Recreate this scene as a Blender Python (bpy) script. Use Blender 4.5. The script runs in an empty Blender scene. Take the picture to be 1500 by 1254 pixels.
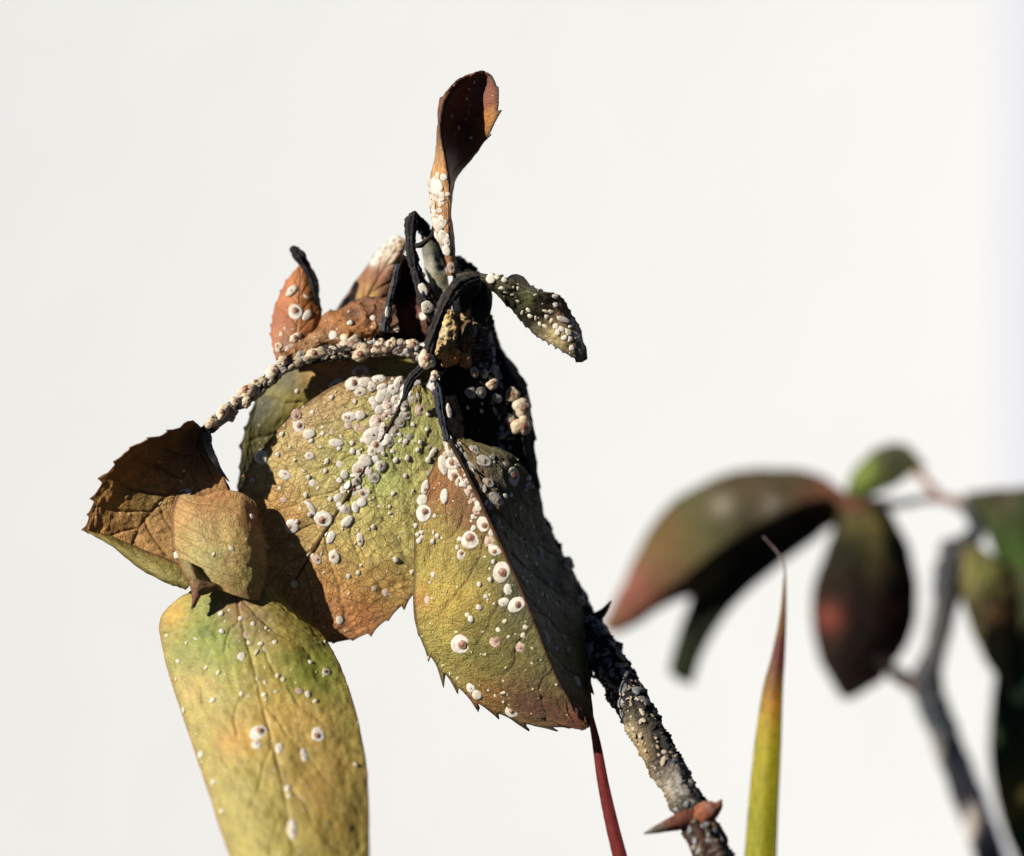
import bpy, math, random
import numpy as np
from mathutils import Vector, Matrix
from mathutils.bvhtree import BVHTree

random.seed(7)
rng = np.random.default_rng(11)
scene = bpy.context.scene
COL = scene.collection

# ------------------------------------------------------------------ camera, sky, sun, exposure
CAM_H, DIST, UNIT = 0.60, 0.30, 1e-4          # metres; one unit of the plan = 0.1 mm at the focus plane
cam_d = bpy.data.cameras.new('camera')
cam = bpy.data.objects.new('camera', cam_d); COL.objects.link(cam)
cam.location = (0, -DIST, CAM_H); cam.rotation_euler = (math.radians(90), 0, 0)
cam_d.sensor_width = 36; cam_d.lens = 72
cam_d.clip_start = 0.02; cam_d.clip_end = 50
cam_d.dof.use_dof = True; cam_d.dof.focus_distance = DIST; cam_d.dof.aperture_fstop = 5.8
scene.camera = cam

SUN = Vector((-0.76, -0.50, 0.42)).normalized()   # towards the sun
world = bpy.data.worlds.new('World'); scene.world = world; world.use_nodes = True
wn = world.node_tree.nodes; wl = world.node_tree.links
sky = wn.new('ShaderNodeTexSky'); sky.sky_type = 'NISHITA'; sky.sun_disc = False
sky.sun_elevation = math.asin(SUN.z); sky.sun_rotation = math.atan2(SUN.x, SUN.y)
sky.altitude = 5000; sky.dust_density = 0.0; sky.air_density = 0.2
wl.new(sky.outputs[0], wn['Background'].inputs[0]); wn['Background'].inputs[1].default_value = 0.05
sun_d = bpy.data.lights.new('sun', 'SUN'); sun_d.energy = 5.0; sun_d.angle = math.radians(0.5); sun_d.color = (1, 0.955, 0.88)
sun = bpy.data.objects.new('sun', sun_d); COL.objects.link(sun)
sun.rotation_euler = (-SUN).to_track_quat('-Z', 'Y').to_euler(); sun.location = (-2, -2, 3)
scene.view_settings.view_transform = 'Standard'; scene.view_settings.look = 'None'
scene.view_settings.gamma = 1; scene.view_settings.exposure = 0.96

# ------------------------------------------------------------------ helpers
def W(a):
    """plan coordinates (x, y, depth) -> world metres"""
    a = np.asarray(a, float); y = a[..., 2] * UNIT; s = (DIST + y) / DIST
    return np.stack([(a[..., 0] - 750) * UNIT * s, y, CAM_H - (a[..., 1] - 627) * UNIT * s], -1)

def lin(c):
    c = np.asarray(c, float) / 255.0
    return np.where(c <= 0.04045, c / 12.92, ((c + 0.055) / 1.055) ** 2.4)
KALB = 0.66
def alb(c): return np.clip(lin(c) * KALB, 0, 0.85)

def vnoise(p, seed=0):
    """smooth value noise in -1..1 on an (n,3) array"""
    p = np.asarray(p, float); i = np.floor(p).astype(np.int64); f = p - i
    f = f * f * (3 - 2 * f); out = 0
    def h(ix, iy, iz):
        n = (ix * 374761393 + iy * 668265263 + iz * 2147483647 + seed * 1274126177) & 0x7fffffff
        n = ((n ^ (n >> 13)) * 1274126177) & 0x7fffffff
        n = ((n ^ (n >> 16)) * 668265263) & 0x7fffffff
        return ((n ^ (n >> 15)) & 0xffff) / 32767.5 - 1
    for dx in (0, 1):
        for dy in (0, 1):
            for dz in (0, 1):
                w = (f[..., 0] if dx else 1 - f[..., 0]) * (f[..., 1] if dy else 1 - f[..., 1]) * (f[..., 2] if dz else 1 - f[..., 2])
                out = out + w * h(i[..., 0] + dx, i[..., 1] + dy, i[..., 2] + dz)
    return out
def fbm(p, seed=0, o=3):
    p = np.asarray(p, float); r = 0; a = 1; t = 0
    for k in range(o):
        r = r + a * vnoise(p * 2 ** k + 17.3 * k, seed + k); t += a; a *= 0.5
    return r / t

def spline(P, n):
    P = np.asarray(P, float); K = len(P)
    P = np.concatenate([[2 * P[0] - P[1]], P, [2 * P[-1] - P[-2]]])
    t = np.linspace(0, K - 1, n); i = np.minimum(t.astype(int), K - 2); f = (t - i).reshape((-1,) + (1,) * (P.ndim - 1))
    a, b, c, d = P[i], P[i + 1], P[i + 2], P[i + 3]
    return 0.5 * (2 * b + (c - a) * f + (2 * a - 5 * b + 4 * c - d) * f ** 2 + (3 * b - a - 3 * c + d) * f ** 3)

HOSTS = []          # (object, verts, polys) in world space, to set the insects on

def mesh_obj(name, verts, faces, mat, parent=None, attrs=None, smooth=True, host=None):
    me = bpy.data.meshes.new(name)
    verts = np.asarray(verts, np.float32); faces = np.asarray(faces, np.int32)
    k = faces.shape[1]
    me.vertices.add(len(verts)); me.vertices.foreach_set('co', verts.ravel())
    me.loops.add(faces.size); me.loops.foreach_set('vertex_index', faces.ravel())
    me.polygons.add(len(faces)); me.polygons.foreach_set('loop_start', np.arange(0, faces.size, k, dtype=np.int32))
    me.polygons.foreach_set('loop_total', np.full(len(faces), k, np.int32))
    me.polygons.foreach_set('use_smooth', np.full(len(faces), smooth))
    me.update(calc_edges=True)
    for an, (typ, data) in (attrs or {}).items():
        at = me.attributes.new(an, typ, 'POINT')
        at.data.foreach_set({'FLOAT_VECTOR': 'vector', 'FLOAT_COLOR': 'color', 'FLOAT': 'value'}[typ], np.asarray(data, np.float32).ravel())
    me.materials.append(mat)
    o = bpy.data.objects.new(name, me); COL.objects.link(o)
    if parent is not None:
        o.parent = parent; o.matrix_parent_inverse = parent.matrix_world.inverted() if parent.type != 'EMPTY' else Matrix.Translation(-parent.location)
    if host is not None: HOSTS.append((host, verts, faces))
    return o

def tag(o, label=None, cat=None, group=None, kind=None):
    if label: o['label'] = label
    if cat: o['category'] = cat
    if group: o['group'] = group
    if kind: o['kind'] = kind
    return o
def thing(name, loc, label, cat, group=None):
    o = bpy.data.objects.new(name, None); COL.objects.link(o); o.location = loc; o.empty_display_size = 0.01
    return tag(o, label, cat, group)

# ------------------------------------------------------------------ materials
class NT:
    def __init__(s, name):
        s.m = bpy.data.materials.new(name); s.m.use_nodes = True
        s.n = s.m.node_tree.nodes; s.l = s.m.node_tree.links
        s.b = s.n['Principled BSDF']; s.out = s.n['Material Output']
    def add(s, t, **kw):
        n = s.n.new('ShaderNode' + t)
        for k, v in kw.items():
            if k.startswith('i_'): n.inputs[k[2:].replace('_', ' ')].default_value = v
            else: setattr(n, k, v)
        return n
    def link(s, a, b): s.l.new(a, b)
    def math(s, op, a, b=None, c=None, clamp=False):
        n = s.n.new('ShaderNodeMath'); n.operation = op; n.use_clamp = clamp
        for i, v in enumerate((a, b, c)):
            if v is None: continue
            if isinstance(v, (int, float)): n.inputs[i].default_value = v
            else: s.link(v, n.inputs[i])
        return n.outputs[0]
    def ramp(s, v, lo, hi, a=0.0, b=1.0):
        n = s.n.new('ShaderNodeMapRange'); n.interpolation_type = 'SMOOTHSTEP'
        n.inputs[1].default_value = lo; n.inputs[2].default_value = hi; n.inputs[3].default_value = a; n.inputs[4].default_value = b
        s.link(v, n.inputs[0]); return n.outputs[0]
    def mix(s, f, a, b, mode='MIX'):
        n = s.n.new('ShaderNodeMix'); n.data_type = 'RGBA'; n.blend_type = mode
        for sock, v in ((n.inputs[0], f), (n.inputs[6], a), (n.inputs[7], b)):
            if isinstance(v, (int, float)): sock.default_value = v
            elif isinstance(v, tuple): sock.default_value = v
            else: s.link(v, sock)
        return n.outputs[2]
    def noise(s, vec, scale, detail=3, rough=0.55):
        n = s.add('TexNoise'); n.inputs['Scale'].default_value = scale; n.inputs['Detail'].default_value = detail
        n.inputs['Roughness'].default_value = rough; s.link(vec, n.inputs['Vector']); return n
    def attr(s, name):
        return s.add('Attribute', attribute_name=name)

def leaf_material(name, net=0.6, fine=1.0, transl=0.10, rough=0.55, bump=0.7, tcol=(1.0, 0.55, 0.18, 1), grain=0.0, spec=0.28, veink=0.62, stria=False):
    t = NT(name)
    tint = t.attr('tint').outputs['Color']; vein = t.attr('vein').outputs['Fac']; lco = t.attr('lco').outputs['Vector']
    wob = t.noise(lco, 0.8, 4)
    wv = t.add('VectorMath', operation='MULTIPLY_ADD'); t.link(wob.outputs['Color'], wv.inputs[0]); wv.inputs[1].default_value = (1.3, 1.3, 0); t.link(lco, wv.inputs[2])
    def cells(scale, w):
        v = t.add('TexVoronoi', feature='DISTANCE_TO_EDGE', voronoi_dimensions='2D'); v.inputs['Scale'].default_value = scale
        t.link(wv.outputs[0], v.inputs['Vector']); return t.ramp(v.outputs['Distance'], 0.0, w, 1.0, 0.0)
    m1 = cells(0.72, 0.062); m2 = cells(2.0, 0.11)
    patch = t.ramp(t.noise(lco, 0.35, 2).outputs['Fac'], 0.32, 0.62)
    big = t.noise(lco, 0.45, 4, 0.6).outputs['Fac']; small = t.noise(lco, 3.0, 5, 0.7).outputs['Fac']
    mot = t.math('MULTIPLY', t.ramp(big, 0.25, 0.75, 0.80, 1.20), t.ramp(small, 0.25, 0.78, 0.72, 1.28))
    if stria:
        mp = t.add('Mapping'); mp.inputs['Scale'].default_value = (4.0, 0.08, 1); t.link(lco, mp.inputs['Vector'])
        mot = t.math('MULTIPLY', mot, t.ramp(t.noise(mp.outputs[0], 1.0, 3).outputs['Fac'], 0.3, 0.7, 0.6, 1.3))
    mc = t.add('CombineColor'); [t.link(mot, mc.inputs[i]) for i in range(3)]
    col = t.mix(1.0, tint, mc.outputs[0], 'MULTIPLY')
    rust = t.ramp(t.noise(lco, 0.8, 5, 0.65).outputs['Fac'], 0.56, 0.72, 0, 0.45)
    col = t.mix(rust, col, t.mix(1.0, tint, (0.95, 0.55, 0.30, 1), 'MULTIPLY'))
    dark = t.mix(1.0, tint, (0.30, 0.20, 0.14, 1), 'MULTIPLY')
    lines = t.math('MAXIMUM', t.math('MULTIPLY', m1, net), t.math('MULTIPLY', t.math('MULTIPLY', m2, 0.75 * net), patch))
    lines = t.math('MAXIMUM', lines, t.math('MULTIPLY', vein, veink), clamp=True)
    col = t.mix(lines, col, dark)
    spk = t.ramp(t.noise(lco, 5.5, 2, 0.5).outputs['Fac'], 0.70, 0.76, 0, 0.75)
    col = t.mix(spk, col, (0.03, 0.02, 0.012, 1))
    t.link(col, t.b.inputs['Base Color'])
    t.b.inputs['Roughness'].default_value = rough; t.b.inputs['Specular IOR Level'].default_value = spec
    hgt = t.math('ADD', t.math('MULTIPLY', lines, -0.8), t.math('MULTIPLY', t.noise(lco, 5.0, 4, 0.65).outputs['Fac'], 1.1 * fine))
    if grain:
        hgt = t.math('ADD', hgt, t.math('MULTIPLY', t.noise(wv.outputs[0], 1.5, 4, 0.6).outputs['Fac'], grain * 2.6))
        vo = t.add('TexVoronoi', feature='F1', voronoi_dimensions='2D'); vo.inputs['Scale'].default_value = 2.6; t.link(wv.outputs[0], vo.inputs['Vector'])
        hgt = t.math('ADD', hgt, t.math('MULTIPLY', vo.outputs['Distance'], -grain * 1.1))
    bp = t.add('Bump'); bp.inputs['Strength'].default_value = bump; bp.inputs['Distance'].default_value = 1.6e-4
    t.link(hgt, bp.inputs['Height']); t.link(bp.outputs[0], t.b.inputs['Normal'])
    tr = t.add('BsdfTranslucent'); t.link(t.mix(1.0, col, tcol, 'MULTIPLY'), tr.inputs['Color'])
    ms = t.add('MixShader'); ms.inputs[0].default_value = transl
    t.link(t.b.outputs[0], ms.inputs[1]); t.link(tr.outputs[0], ms.inputs[2]); t.link(ms.outputs[0], t.out.inputs['Surface'])
    return t.m

def bark_material(name, crust=0.5, crust_col=(0.42, 0.36, 0.27, 1), rough=0.75, scale=1.0):
    t = NT(name)
    tint = t.attr('tint').outputs['Color']; lco = t.attr('lco').outputs['Vector']
    st = t.add('Mapping'); st.inputs['Scale'].default_value = (3.2 * scale, 0.45 * scale, 1); t.link(lco, st.inputs['Vector'])
    fib = t.noise(st.outputs[0], 1.0, 4, 0.6).outputs['Fac']; gr = t.noise(lco, 2.4 * scale, 5, 0.7).outputs['Fac']
    mot = t.math('MULTIPLY', t.ramp(fib, 0.25, 0.75, 0.45, 1.5), t.ramp(gr, 0.25, 0.75, 0.6, 1.35))
    mc = t.add('CombineColor'); [t.link(mot, mc.inputs[i]) for i in range(3)]
    col = t.mix(1.0, tint, mc.outputs[0], 'MULTIPLY')
    k = t.ramp(t.noise(lco, 0.9 * scale, 5, 0.7).outputs['Fac'], 0.72 - 0.3 * crust, 0.80 - 0.3 * crust, 0, min(1, crust * 1.5))
    col = t.mix(k, col, crust_col)
    t.link(col, t.b.inputs['Base Color']); t.b.inputs['Roughness'].default_value = rough; t.b.inputs['Specular IOR Level'].default_value = 0.08
    bp = t.add('Bump'); bp.inputs['Strength'].default_value = 0.9; bp.inputs['Distance'].default_value = 2.5e-4
    t.link(t.math('ADD', t.math('ADD', fib, gr), k), bp.inputs['Height']); t.link(bp.outputs[0], t.b.inputs['Normal'])
    return t.m

def wax_material(name, c0, c1, rough=0.6, scale=2500):
    t = NT(name)
    oc = t.add('TexCoord').outputs['Object']; oi = t.add('ObjectInfo').outputs['Random']
    g = t.noise(oc, 2.2, 5, 0.7).outputs['Fac']
    f = t.math('ADD', t.ramp(g, 0.3, 0.75), t.math('MULTIPLY', t.math('SUBTRACT', oi, 0.5), 0.55), clamp=True)
    t.link(t.mix(f, c0, c1), t.b.inputs['Base Color'])
    t.b.inputs['Roughness'].default_value = rough; t.b.inputs['Specular IOR Level'].default_value = 0.3
    bp = t.add('Bump'); bp.inputs['Strength'].default_value = 0.5; bp.inputs['Distance'].default_value = 0.0001
    t.link(t.noise(oc, 4.0, 4, 0.65).outputs['Fac'], bp.inputs['Height']); t.link(bp.outputs[0], t.b.inputs['Normal'])
    return t.m

M_LEAF = leaf_material('leaf_netted', net=0.78, grain=0.2, bump=0.8, transl=0.07)
M_GRAIN = leaf_material('leaf_grained', net=0.22, fine=1.3, bump=1.0, grain=1.0)
M_SOFT = leaf_material('leaf_soft', net=0.22, bump=0.45, transl=0.08, veink=0.28)
M_BLACK = leaf_material('leaf_dull_black', net=0.3, bump=0.8, transl=0.0, rough=0.9, spec=0.04, grain=0.8)
M_DRY = leaf_material('leaf_dry', net=0.55, grain=0.6, transl=0.08, bump=0.6, tcol=(1.0, 0.5, 0.2, 1))
M_BACK = leaf_material('leaf_far', net=0.1, transl=0.06, bump=0.2, spec=0.06, rough=0.8)
M_SOOT = bark_material('sooty_stalk', 0.28, (0.11, 0.10, 0.085, 1), 0.9)
M_BARK = bark_material('crusted_bark', 0.5)
M_FARBARK = bark_material('far_bark', 0.4, (0.42, 0.38, 0.33, 1))
M_THORN = bark_material('thorn_skin', 0.05, (0.3, 0.25, 0.2, 1), 0.5)
M_WAX = wax_material('white_wax', (0.34, 0.295, 0.23, 1), (0.49, 0.455, 0.395, 1))
M_CREAM = wax_material('cream_wax', (0.30, 0.21, 0.12, 1), (0.49, 0.42, 0.31, 1))
M_PINK = wax_material('pink_wax', (0.26, 0.15, 0.10, 1), (0.42, 0.34, 0.28, 1))
M_GREY = wax_material('grey_wax', (0.16, 0.145, 0.115, 1), (0.36, 0.335, 0.29, 1))
M_TANC = wax_material('tan_skin', (0.17, 0.095, 0.055, 1), (0.34, 0.25, 0.18, 1), 0.5)
M_BROWN = wax_material('brown_skin', (0.135, 0.055, 0.032, 1), (0.26, 0.14, 0.09, 1), 0.45)

# ------------------------------------------------------------------ surface builders
def grid_faces(nv, nu):
    i = np.arange(nv * nu).reshape(nv, nu)
    return np.stack([i[:-1, :-1], i[:-1, 1:], i[1:, 1:], i[1:, :-1]], -1).reshape(-1, 4)

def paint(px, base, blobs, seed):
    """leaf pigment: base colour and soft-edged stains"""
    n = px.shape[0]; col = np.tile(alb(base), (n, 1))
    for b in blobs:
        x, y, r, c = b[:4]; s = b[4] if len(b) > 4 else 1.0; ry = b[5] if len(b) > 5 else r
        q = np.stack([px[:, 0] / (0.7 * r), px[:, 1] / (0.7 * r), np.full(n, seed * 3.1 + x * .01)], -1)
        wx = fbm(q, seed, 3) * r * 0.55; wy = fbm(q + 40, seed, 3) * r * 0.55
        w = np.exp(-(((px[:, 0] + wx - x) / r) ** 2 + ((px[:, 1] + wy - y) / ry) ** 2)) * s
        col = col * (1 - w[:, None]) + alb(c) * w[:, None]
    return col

def patch_grid(ctrl, nu, nv, teeth, relief, veins, seed, mid=0.5, crumple=0, crease=None, puffk=0.4, sharp=0):
    C = np.asarray(ctrl, float)                       # rows, columns, 3
    C = spline(C, nv).transpose(1, 0, 2)
    if crease is None: C = spline(C, nu)
    else:                                             # sharp fold along one column
        na = int(round(mid * (nu - 1))) + 1
        C = np.concatenate([spline(C[:crease + 1], na), spline(C[crease:], nu - na + 1)[1:]])
    C = C.transpose(1, 0, 2)
    u = np.linspace(0, 1, nu)[None, :].repeat(nv, 0); v = np.linspace(0, 1, nv)[:, None].repeat(nu, 1)
    seg = np.linalg.norm(np.diff(C, axis=0), axis=2); L = seg.sum(0).mean(); V = v * L
    wid = np.linalg.norm(np.diff(C, axis=1), axis=2).sum(1); Wd = wid.max(); U = (u - mid) * Wd
    # teeth on both margins
    if teeth:
        sp, am, lean = teeth[:3]; t0 = teeth[3] if len(teeth) > 3 else 0.02
        for side in (teeth[4] if len(teeth) > 4 else (0, -1)):
            e = C[:, side]; inn = C[:, side + (3 if side == 0 else -3)]
            out = e - inn; out /= np.linalg.norm(out, axis=1, keepdims=True) + 1e-6
            tan = np.gradient(e, axis=0); ln = np.linalg.norm(tan, axis=1); tan /= ln[:, None] + 1e-6
            s = np.cumsum(ln); s = s + sp * 0.35 * vnoise(np.stack([s / (sp * 2.3), s * 0, s * 0 + seed], -1), seed + side)
            ph = (s / sp) % 1.0; idx = np.floor(s / sp)
            amp = am * (0.45 + 0.75 * np.abs(np.sin(idx * 12.9898 + seed * 7 + side) * 43758.5453 % 1))
            rise = np.clip(ph / 0.78, 0, 1) ** 4.5; drop = np.clip((1 - ph) / 0.22, 0, 1)
            tooth = np.where(ph < 0.78, rise, drop) * amp * np.clip(wid / (0.25 * Wd), 0, 1) * np.clip((v[:, 0] - t0) / 0.10, 0, 1)
            for j in range(5):
                w = (1 - j / 5) ** 2; jj = j if side == 0 else -1 - j
                C[:, jj] += (out * tooth[:, None] + tan * (tooth * lean)[:, None]) * w
    du = np.gradient(C, axis=1); dv = np.gradient(C, axis=0)
    N = np.cross(du, dv); N /= np.linalg.norm(N, axis=2, keepdims=True) + 1e-9
    sgn = 1 if N[..., 2].mean() < 0 else -1           # plan depth grows away from the camera
    N = N * sgn
    up = np.abs(u - mid) / np.where(u < mid, mid, 1 - mid)
    q = np.stack([U.ravel() / 45, V.ravel() / 45, np.full(U.size, seed * 1.7)], -1)
    vein = np.zeros_like(U)
    if veins:
        nvn, slope, wpx = veins[:3]
        side = np.where(u < mid, 0.0, 0.5)
        warp = 0.10 * fbm(q, seed + 5, 2).reshape(U.shape)
        t = (v - slope * up + 0.10 * up ** 2 + warp * 0.35) * nvn + side
        d = np.abs(t - np.round(t)) / nvn * L
        keep = (np.round(t) > 0) & (v > 0.02)
        vein = np.exp(-(d / wpx) ** 2) * keep * np.clip(1.15 - up, 0, 1)
        vein = np.maximum(vein, np.exp(-(np.abs(U) / (wpx * 1.2)) ** 2) * 0.9)
        puff = np.clip(d / (0.5 / nvn * L), 0, 1) ** 0.7 * np.clip(up * 3, 0, 1)
    else: puff = 0
    disp = relief * (0.8 * fbm(q, seed, 4).reshape(U.shape) + 0.35 * fbm(q * 5, seed + 3, 2).reshape(U.shape)) + puff * relief * puffk - vein * min(2.0, 0.6 * relief)
    if crumple: disp = disp + crumple * (1 - 2 * np.abs(fbm(q * 1.3 + 9, seed + 8, 3).reshape(U.shape)))
    if sharp: disp = disp + sharp * (0.5 - np.abs(fbm(q * 3.1 + 3, seed + 12, 2).reshape(U.shape)) * 2)
    C = C + N * disp[..., None]
    lco = np.stack([U * 0.1 + seed * 13.0, V * 0.1, np.full_like(U, seed)], -1)
    return C, vein, lco, sgn, up

def leaf(name, parent, patches, mat, base, blobs, seed, label=None, thick=1.7, rim=(60, 38, 24), rimw=5, host=None):
    """one leaf; patches are sheets of the same blade"""
    vs, fs, ve, lc, cl = [], [], [], [], []; off = 0
    for k, p in enumerate(patches):
        nu, nv = p.get('res', (120, 180))
        C, vein, lco, sgn, up = patch_grid(p['ctrl'], nu, nv, p.get('teeth'), p.get('relief', 4), p.get('veins'), seed + k, p.get('mid', 0.5), p.get('crumple', 0), p.get('crease'), p.get('puff', 0.4), p.get('sharp', 0))
        px = C.reshape(-1, 3); f = grid_faces(nv, nu)
        f = f if sgn > 0 else f[:, ::-1]
        col = paint(px, p.get('base', base), blobs, seed)
        if rimw:                                            # dry brown margin
            Wd = np.linalg.norm(np.diff(C, axis=1), axis=2).sum(1)[:, None]
            e = (np.minimum(np.linspace(0, 1, nu), 1 - np.linspace(0, 1, nu))[None, :] * Wd).ravel()
            w = np.exp(-(e / rimw) ** 2) * 0.8; col = col * (1 - w[:, None]) + alb(rim) * w[:, None]
        vs.append(W(px)); fs.append(f + off); off += len(px); ve.append(vein.ravel()); lc.append(lco.reshape(-1, 3)); cl.append(np.c_[col, np.ones(len(col))])
    V = np.concatenate(vs); F = np.concatenate(fs)
    o = mesh_obj(name, V, F, mat, parent, {'vein': ('FLOAT', np.concatenate(ve)), 'lco': ('FLOAT_VECTOR', np.concatenate(lc)), 'tint': ('FLOAT_COLOR', np.concatenate(cl))}, host=host or name)
    s = o.modifiers.new('thickness', 'SOLIDIFY'); s.thickness = thick * UNIT; s.offset = -1
    if label: o['label'] = label
    return o

def tube(name, parent, pts, mat, base=(40, 40, 42), blobs=(), seed=1, rough=0.15, seg=20, step=3.0, label=None, host=None, flat=1.0, ridge=0.08, fuzz=0.0):
    P = np.asarray(pts, float); n0 = np.linalg.norm(np.diff(P[:, :3], axis=0), axis=1).sum(); n = max(8, int(n0 / step))
    S = spline(P, n); c = S[:, :3]; r = np.maximum(S[:, 3], 0.4)
    T = np.gradient(c, axis=0); T /= np.linalg.norm(T, axis=1, keepdims=True) + 1e-9
    ref = np.array([0, 0, -1.0]); A = np.zeros_like(T); B = np.zeros_like(T)
    for i in range(n):
        a = ref - T[i] * (ref @ T[i]); a /= np.linalg.norm(a) + 1e-9; ref = a; A[i] = a; B[i] = np.cross(T[i], a)
    th = np.linspace(0, 2 * np.pi, seg, endpoint=False); s = np.cumsum(np.r_[0, np.linalg.norm(np.diff(c, axis=0), axis=1)])
    TH, SS = np.meshgrid(th, s); R = r[:, None] * np.ones_like(TH)
    q = np.stack([np.cos(TH) * R / 9, np.sin(TH) * R / 9, SS / 14 + seed * 5], -1)
    R = R * (1 + rough * 1.6 * fbm(q, seed, 3) + fuzz * fbm(np.stack([np.cos(TH) * R / 2.2, np.sin(TH) * R / 2.2, SS / 3.0 + seed], -1), seed + 4, 2) + ridge * np.sin(TH * 7 + 2.5 * vnoise(q * .4, seed + 2)))
    v = c[:, None] + (A[:, None] * np.cos(TH)[..., None] * flat + B[:, None] * np.sin(TH)[..., None]) * R[..., None]
    v = v.reshape(-1, 3); i = np.arange(n * seg).reshape(n, seg); j = np.roll(i, -1, 1)
    f = np.stack([i[:-1], j[:-1], j[1:], i[1:]], -1).reshape(-1, 4)
    e0, e1 = len(v), len(v) + 1; v = np.r_[v, c[:1] - T[:1] * r[0] * .4, c[-1:] + T[-1:] * r[-1] * .4]
    caps = [[e0, j[0, k], i[0, k], i[0, k]] for k in range(seg)] + [[e1, i[-1, k], j[-1, k], j[-1, k]] for k in range(seg)]
    tri = np.array([[a, b, d] for a, b, d, _ in caps])
    f = np.concatenate([np.c_[f[:, 0], f[:, 1], f[:, 2]], np.c_[f[:, 0], f[:, 2], f[:, 3]], tri])
    col = paint(v, base, blobs, seed)
    lco = np.r_[np.stack([np.abs(TH - np.pi) * R * 0.1, SS * 0.1, np.full_like(SS, seed)], -1).reshape(-1, 3), np.zeros((2, 3))]
    o = mesh_obj(name, W(v), f, mat, parent, {'lco': ('FLOAT_VECTOR', lco), 'tint': ('FLOAT_COLOR', np.c_[col, np.ones(len(col))]), 'vein': ('FLOAT', np.zeros(len(v)))}, host=host or name)
    if label: o['label'] = label
    return o, c, r, A, B

def dome_mesh(rings, seg, hgt, jag, seed, lump=0.0):
    r_ = np.random.default_rng(seed); th = np.linspace(0, 2 * np.pi, seg, endpoint=False)
    out = 1 + jag * (0.6 * np.sin(th * 2 + r_.uniform(0, 6)) + 0.5 * np.sin(th * 3 + r_.uniform(0, 6)) + 0.35 * np.sin(th * 5 + r_.uniform(0, 6))) + jag * 0.5 * r_.normal(0, .5, seg)
    vs = []
    for rr, zz in rings:
        wob = 1 + lump * 0.25 * r_.normal(0, 1, seg)
        vs.append(np.stack([np.cos(th) * out * rr, np.sin(th) * out * rr, np.full(seg, zz * hgt) * wob], -1))
    v = np.concatenate(vs + [[[0.03, 0.02, rings[-1][1] * hgt * 1.02]]]); f = []
    for k in range(len(rings) - 1):
        for i in range(seg):
            a, b = k * seg + i, k * seg + (i + 1) % seg
            f += [[a, b, b + seg], [a, b + seg, a + seg]]
    k = (len(rings) - 1) * seg
    f += [[k + i, k + (i + 1) % seg, len(v) - 1] for i in range(seg)]
    return v, np.array(f)
def mk(name, v, f, mat):
    me = bpy.data.meshes.new(name); me.from_pydata(v.tolist(), [], f.tolist()); me.materials.append(mat)
    me.polygons.foreach_set('use_smooth', [True] * len(me.polygons)); me.update(); return me
SHIELD = [(0.92, -0.6), (1.0, 0.05), (0.97, 0.22), (0.86, 0.42), (0.72, 0.52), (0.62, 0.50), (0.5, 0.62), (0.34, 0.80), (0.18, 0.92)]
BALL = [(0.85, -0.5), (1.0, 0.15), (0.93, 0.5), (0.7, 0.82), (0.38, 0.98)]
LONG = [(0.92, -0.6), (1.0, 0.1), (0.94, 0.45), (0.72, 0.8), (0.45, 0.9), (0.2, 1.0)]
NIP = [(1.0, -0.6), (0.98, 0.1), (0.8, 0.35), (0.55, 0.42), (0.42, 0.7), (0.2, 0.95)]

# ------------------------------------------------------------------ the setting
def box_obj(name, x0, x1, y0, y1, z0, z1, mat, nx=1, kind='structure'):
    v = np.array([[x, y, z] for x in (x0, x1) for y in (y0, y1) for z in (z0, z1)])
    f = np.array([[0, 1, 3, 2], [4, 6, 7, 5], [0, 4, 5, 1], [2, 3, 7, 6], [0, 2, 6, 4], [1, 5, 7, 3]])
    o = mesh_obj(name, v, f, mat, smooth=False); o['kind'] = kind; return o
def plain(name, c0, c1, scale, rough, bump):
    t = NT(name); oc = t.add('TexCoord').outputs['Object']
    n = t.noise(oc, scale, 6, 0.6).outputs['Fac']
    t.link(t.mix(t.ramp(n, 0.3, 0.7), c0, c1), t.b.inputs['Base Color']); t.b.inputs['Roughness'].default_value = rough
    bp = t.add('Bump'); bp.inputs['Strength'].default_value = bump; bp.inputs['Distance'].default_value = 0.004
    t.link(t.noise(oc, scale * 14, 4).outputs['Fac'], bp.inputs['Height']); t.link(bp.outputs[0], t.b.inputs['Normal']); return t.m
M_WALL = plain('white_render', (0.780, 0.792, 0.780, 1), (0.822, 0.836, 0.822, 1), 1.3, 0.9, 0.15)
M_POST = plain('bluish_white_paint', (0.70, 0.725, 0.79, 1), (0.72, 0.745, 0.81, 1), 2.0, 0.8, 0.1)
M_SOIL = plain('dark_soil', (0.03, 0.022, 0.016, 1), (0.075, 0.055, 0.04, 1), 9.0, 0.95, 0.9)
# white wall behind the plant, its slant and bow shaped to grade its brightness
def wall_strip(name, x0, x1, mat, proud=0.0):
    xs = np.linspace(x0, x1, 500); fine = np.linspace(-3.2, 2.6, 1200)
    ang = np.radians(np.interp(fine, [-0.9, -0.45, 0.45, 0.9], [14.6, 13.9, 9.9, 9.6]))
    yy = np.cumsum(np.tan(ang)) * (fine[1] - fine[0]); yy -= np.interp(0, fine, yy)
    y = 1.15 + np.interp(xs, fine, yy) - proud
    v = [[x, yv + t, z] for x, yv in zip(xs, y) for t in (0, .12) for z in (-.05, 2.6)]
    f = []
    for i in range(len(xs) - 1):
        p, q = 4 * i, 4 * i + 4
        f += [[p, q, q + 1, p + 1], [p + 2, p + 3, q + 3, q + 2], [p + 1, q + 1, q + 3, p + 3], [p, p + 2, q + 2, q]]
    n = 4 * (len(xs) - 1); f += [[0, 1, 3, 2], [n, n + 2, n + 3, n + 1]]
    o = mesh_obj(name, v, f, mat, smooth=False); o['kind'] = 'structure'; return o
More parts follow.
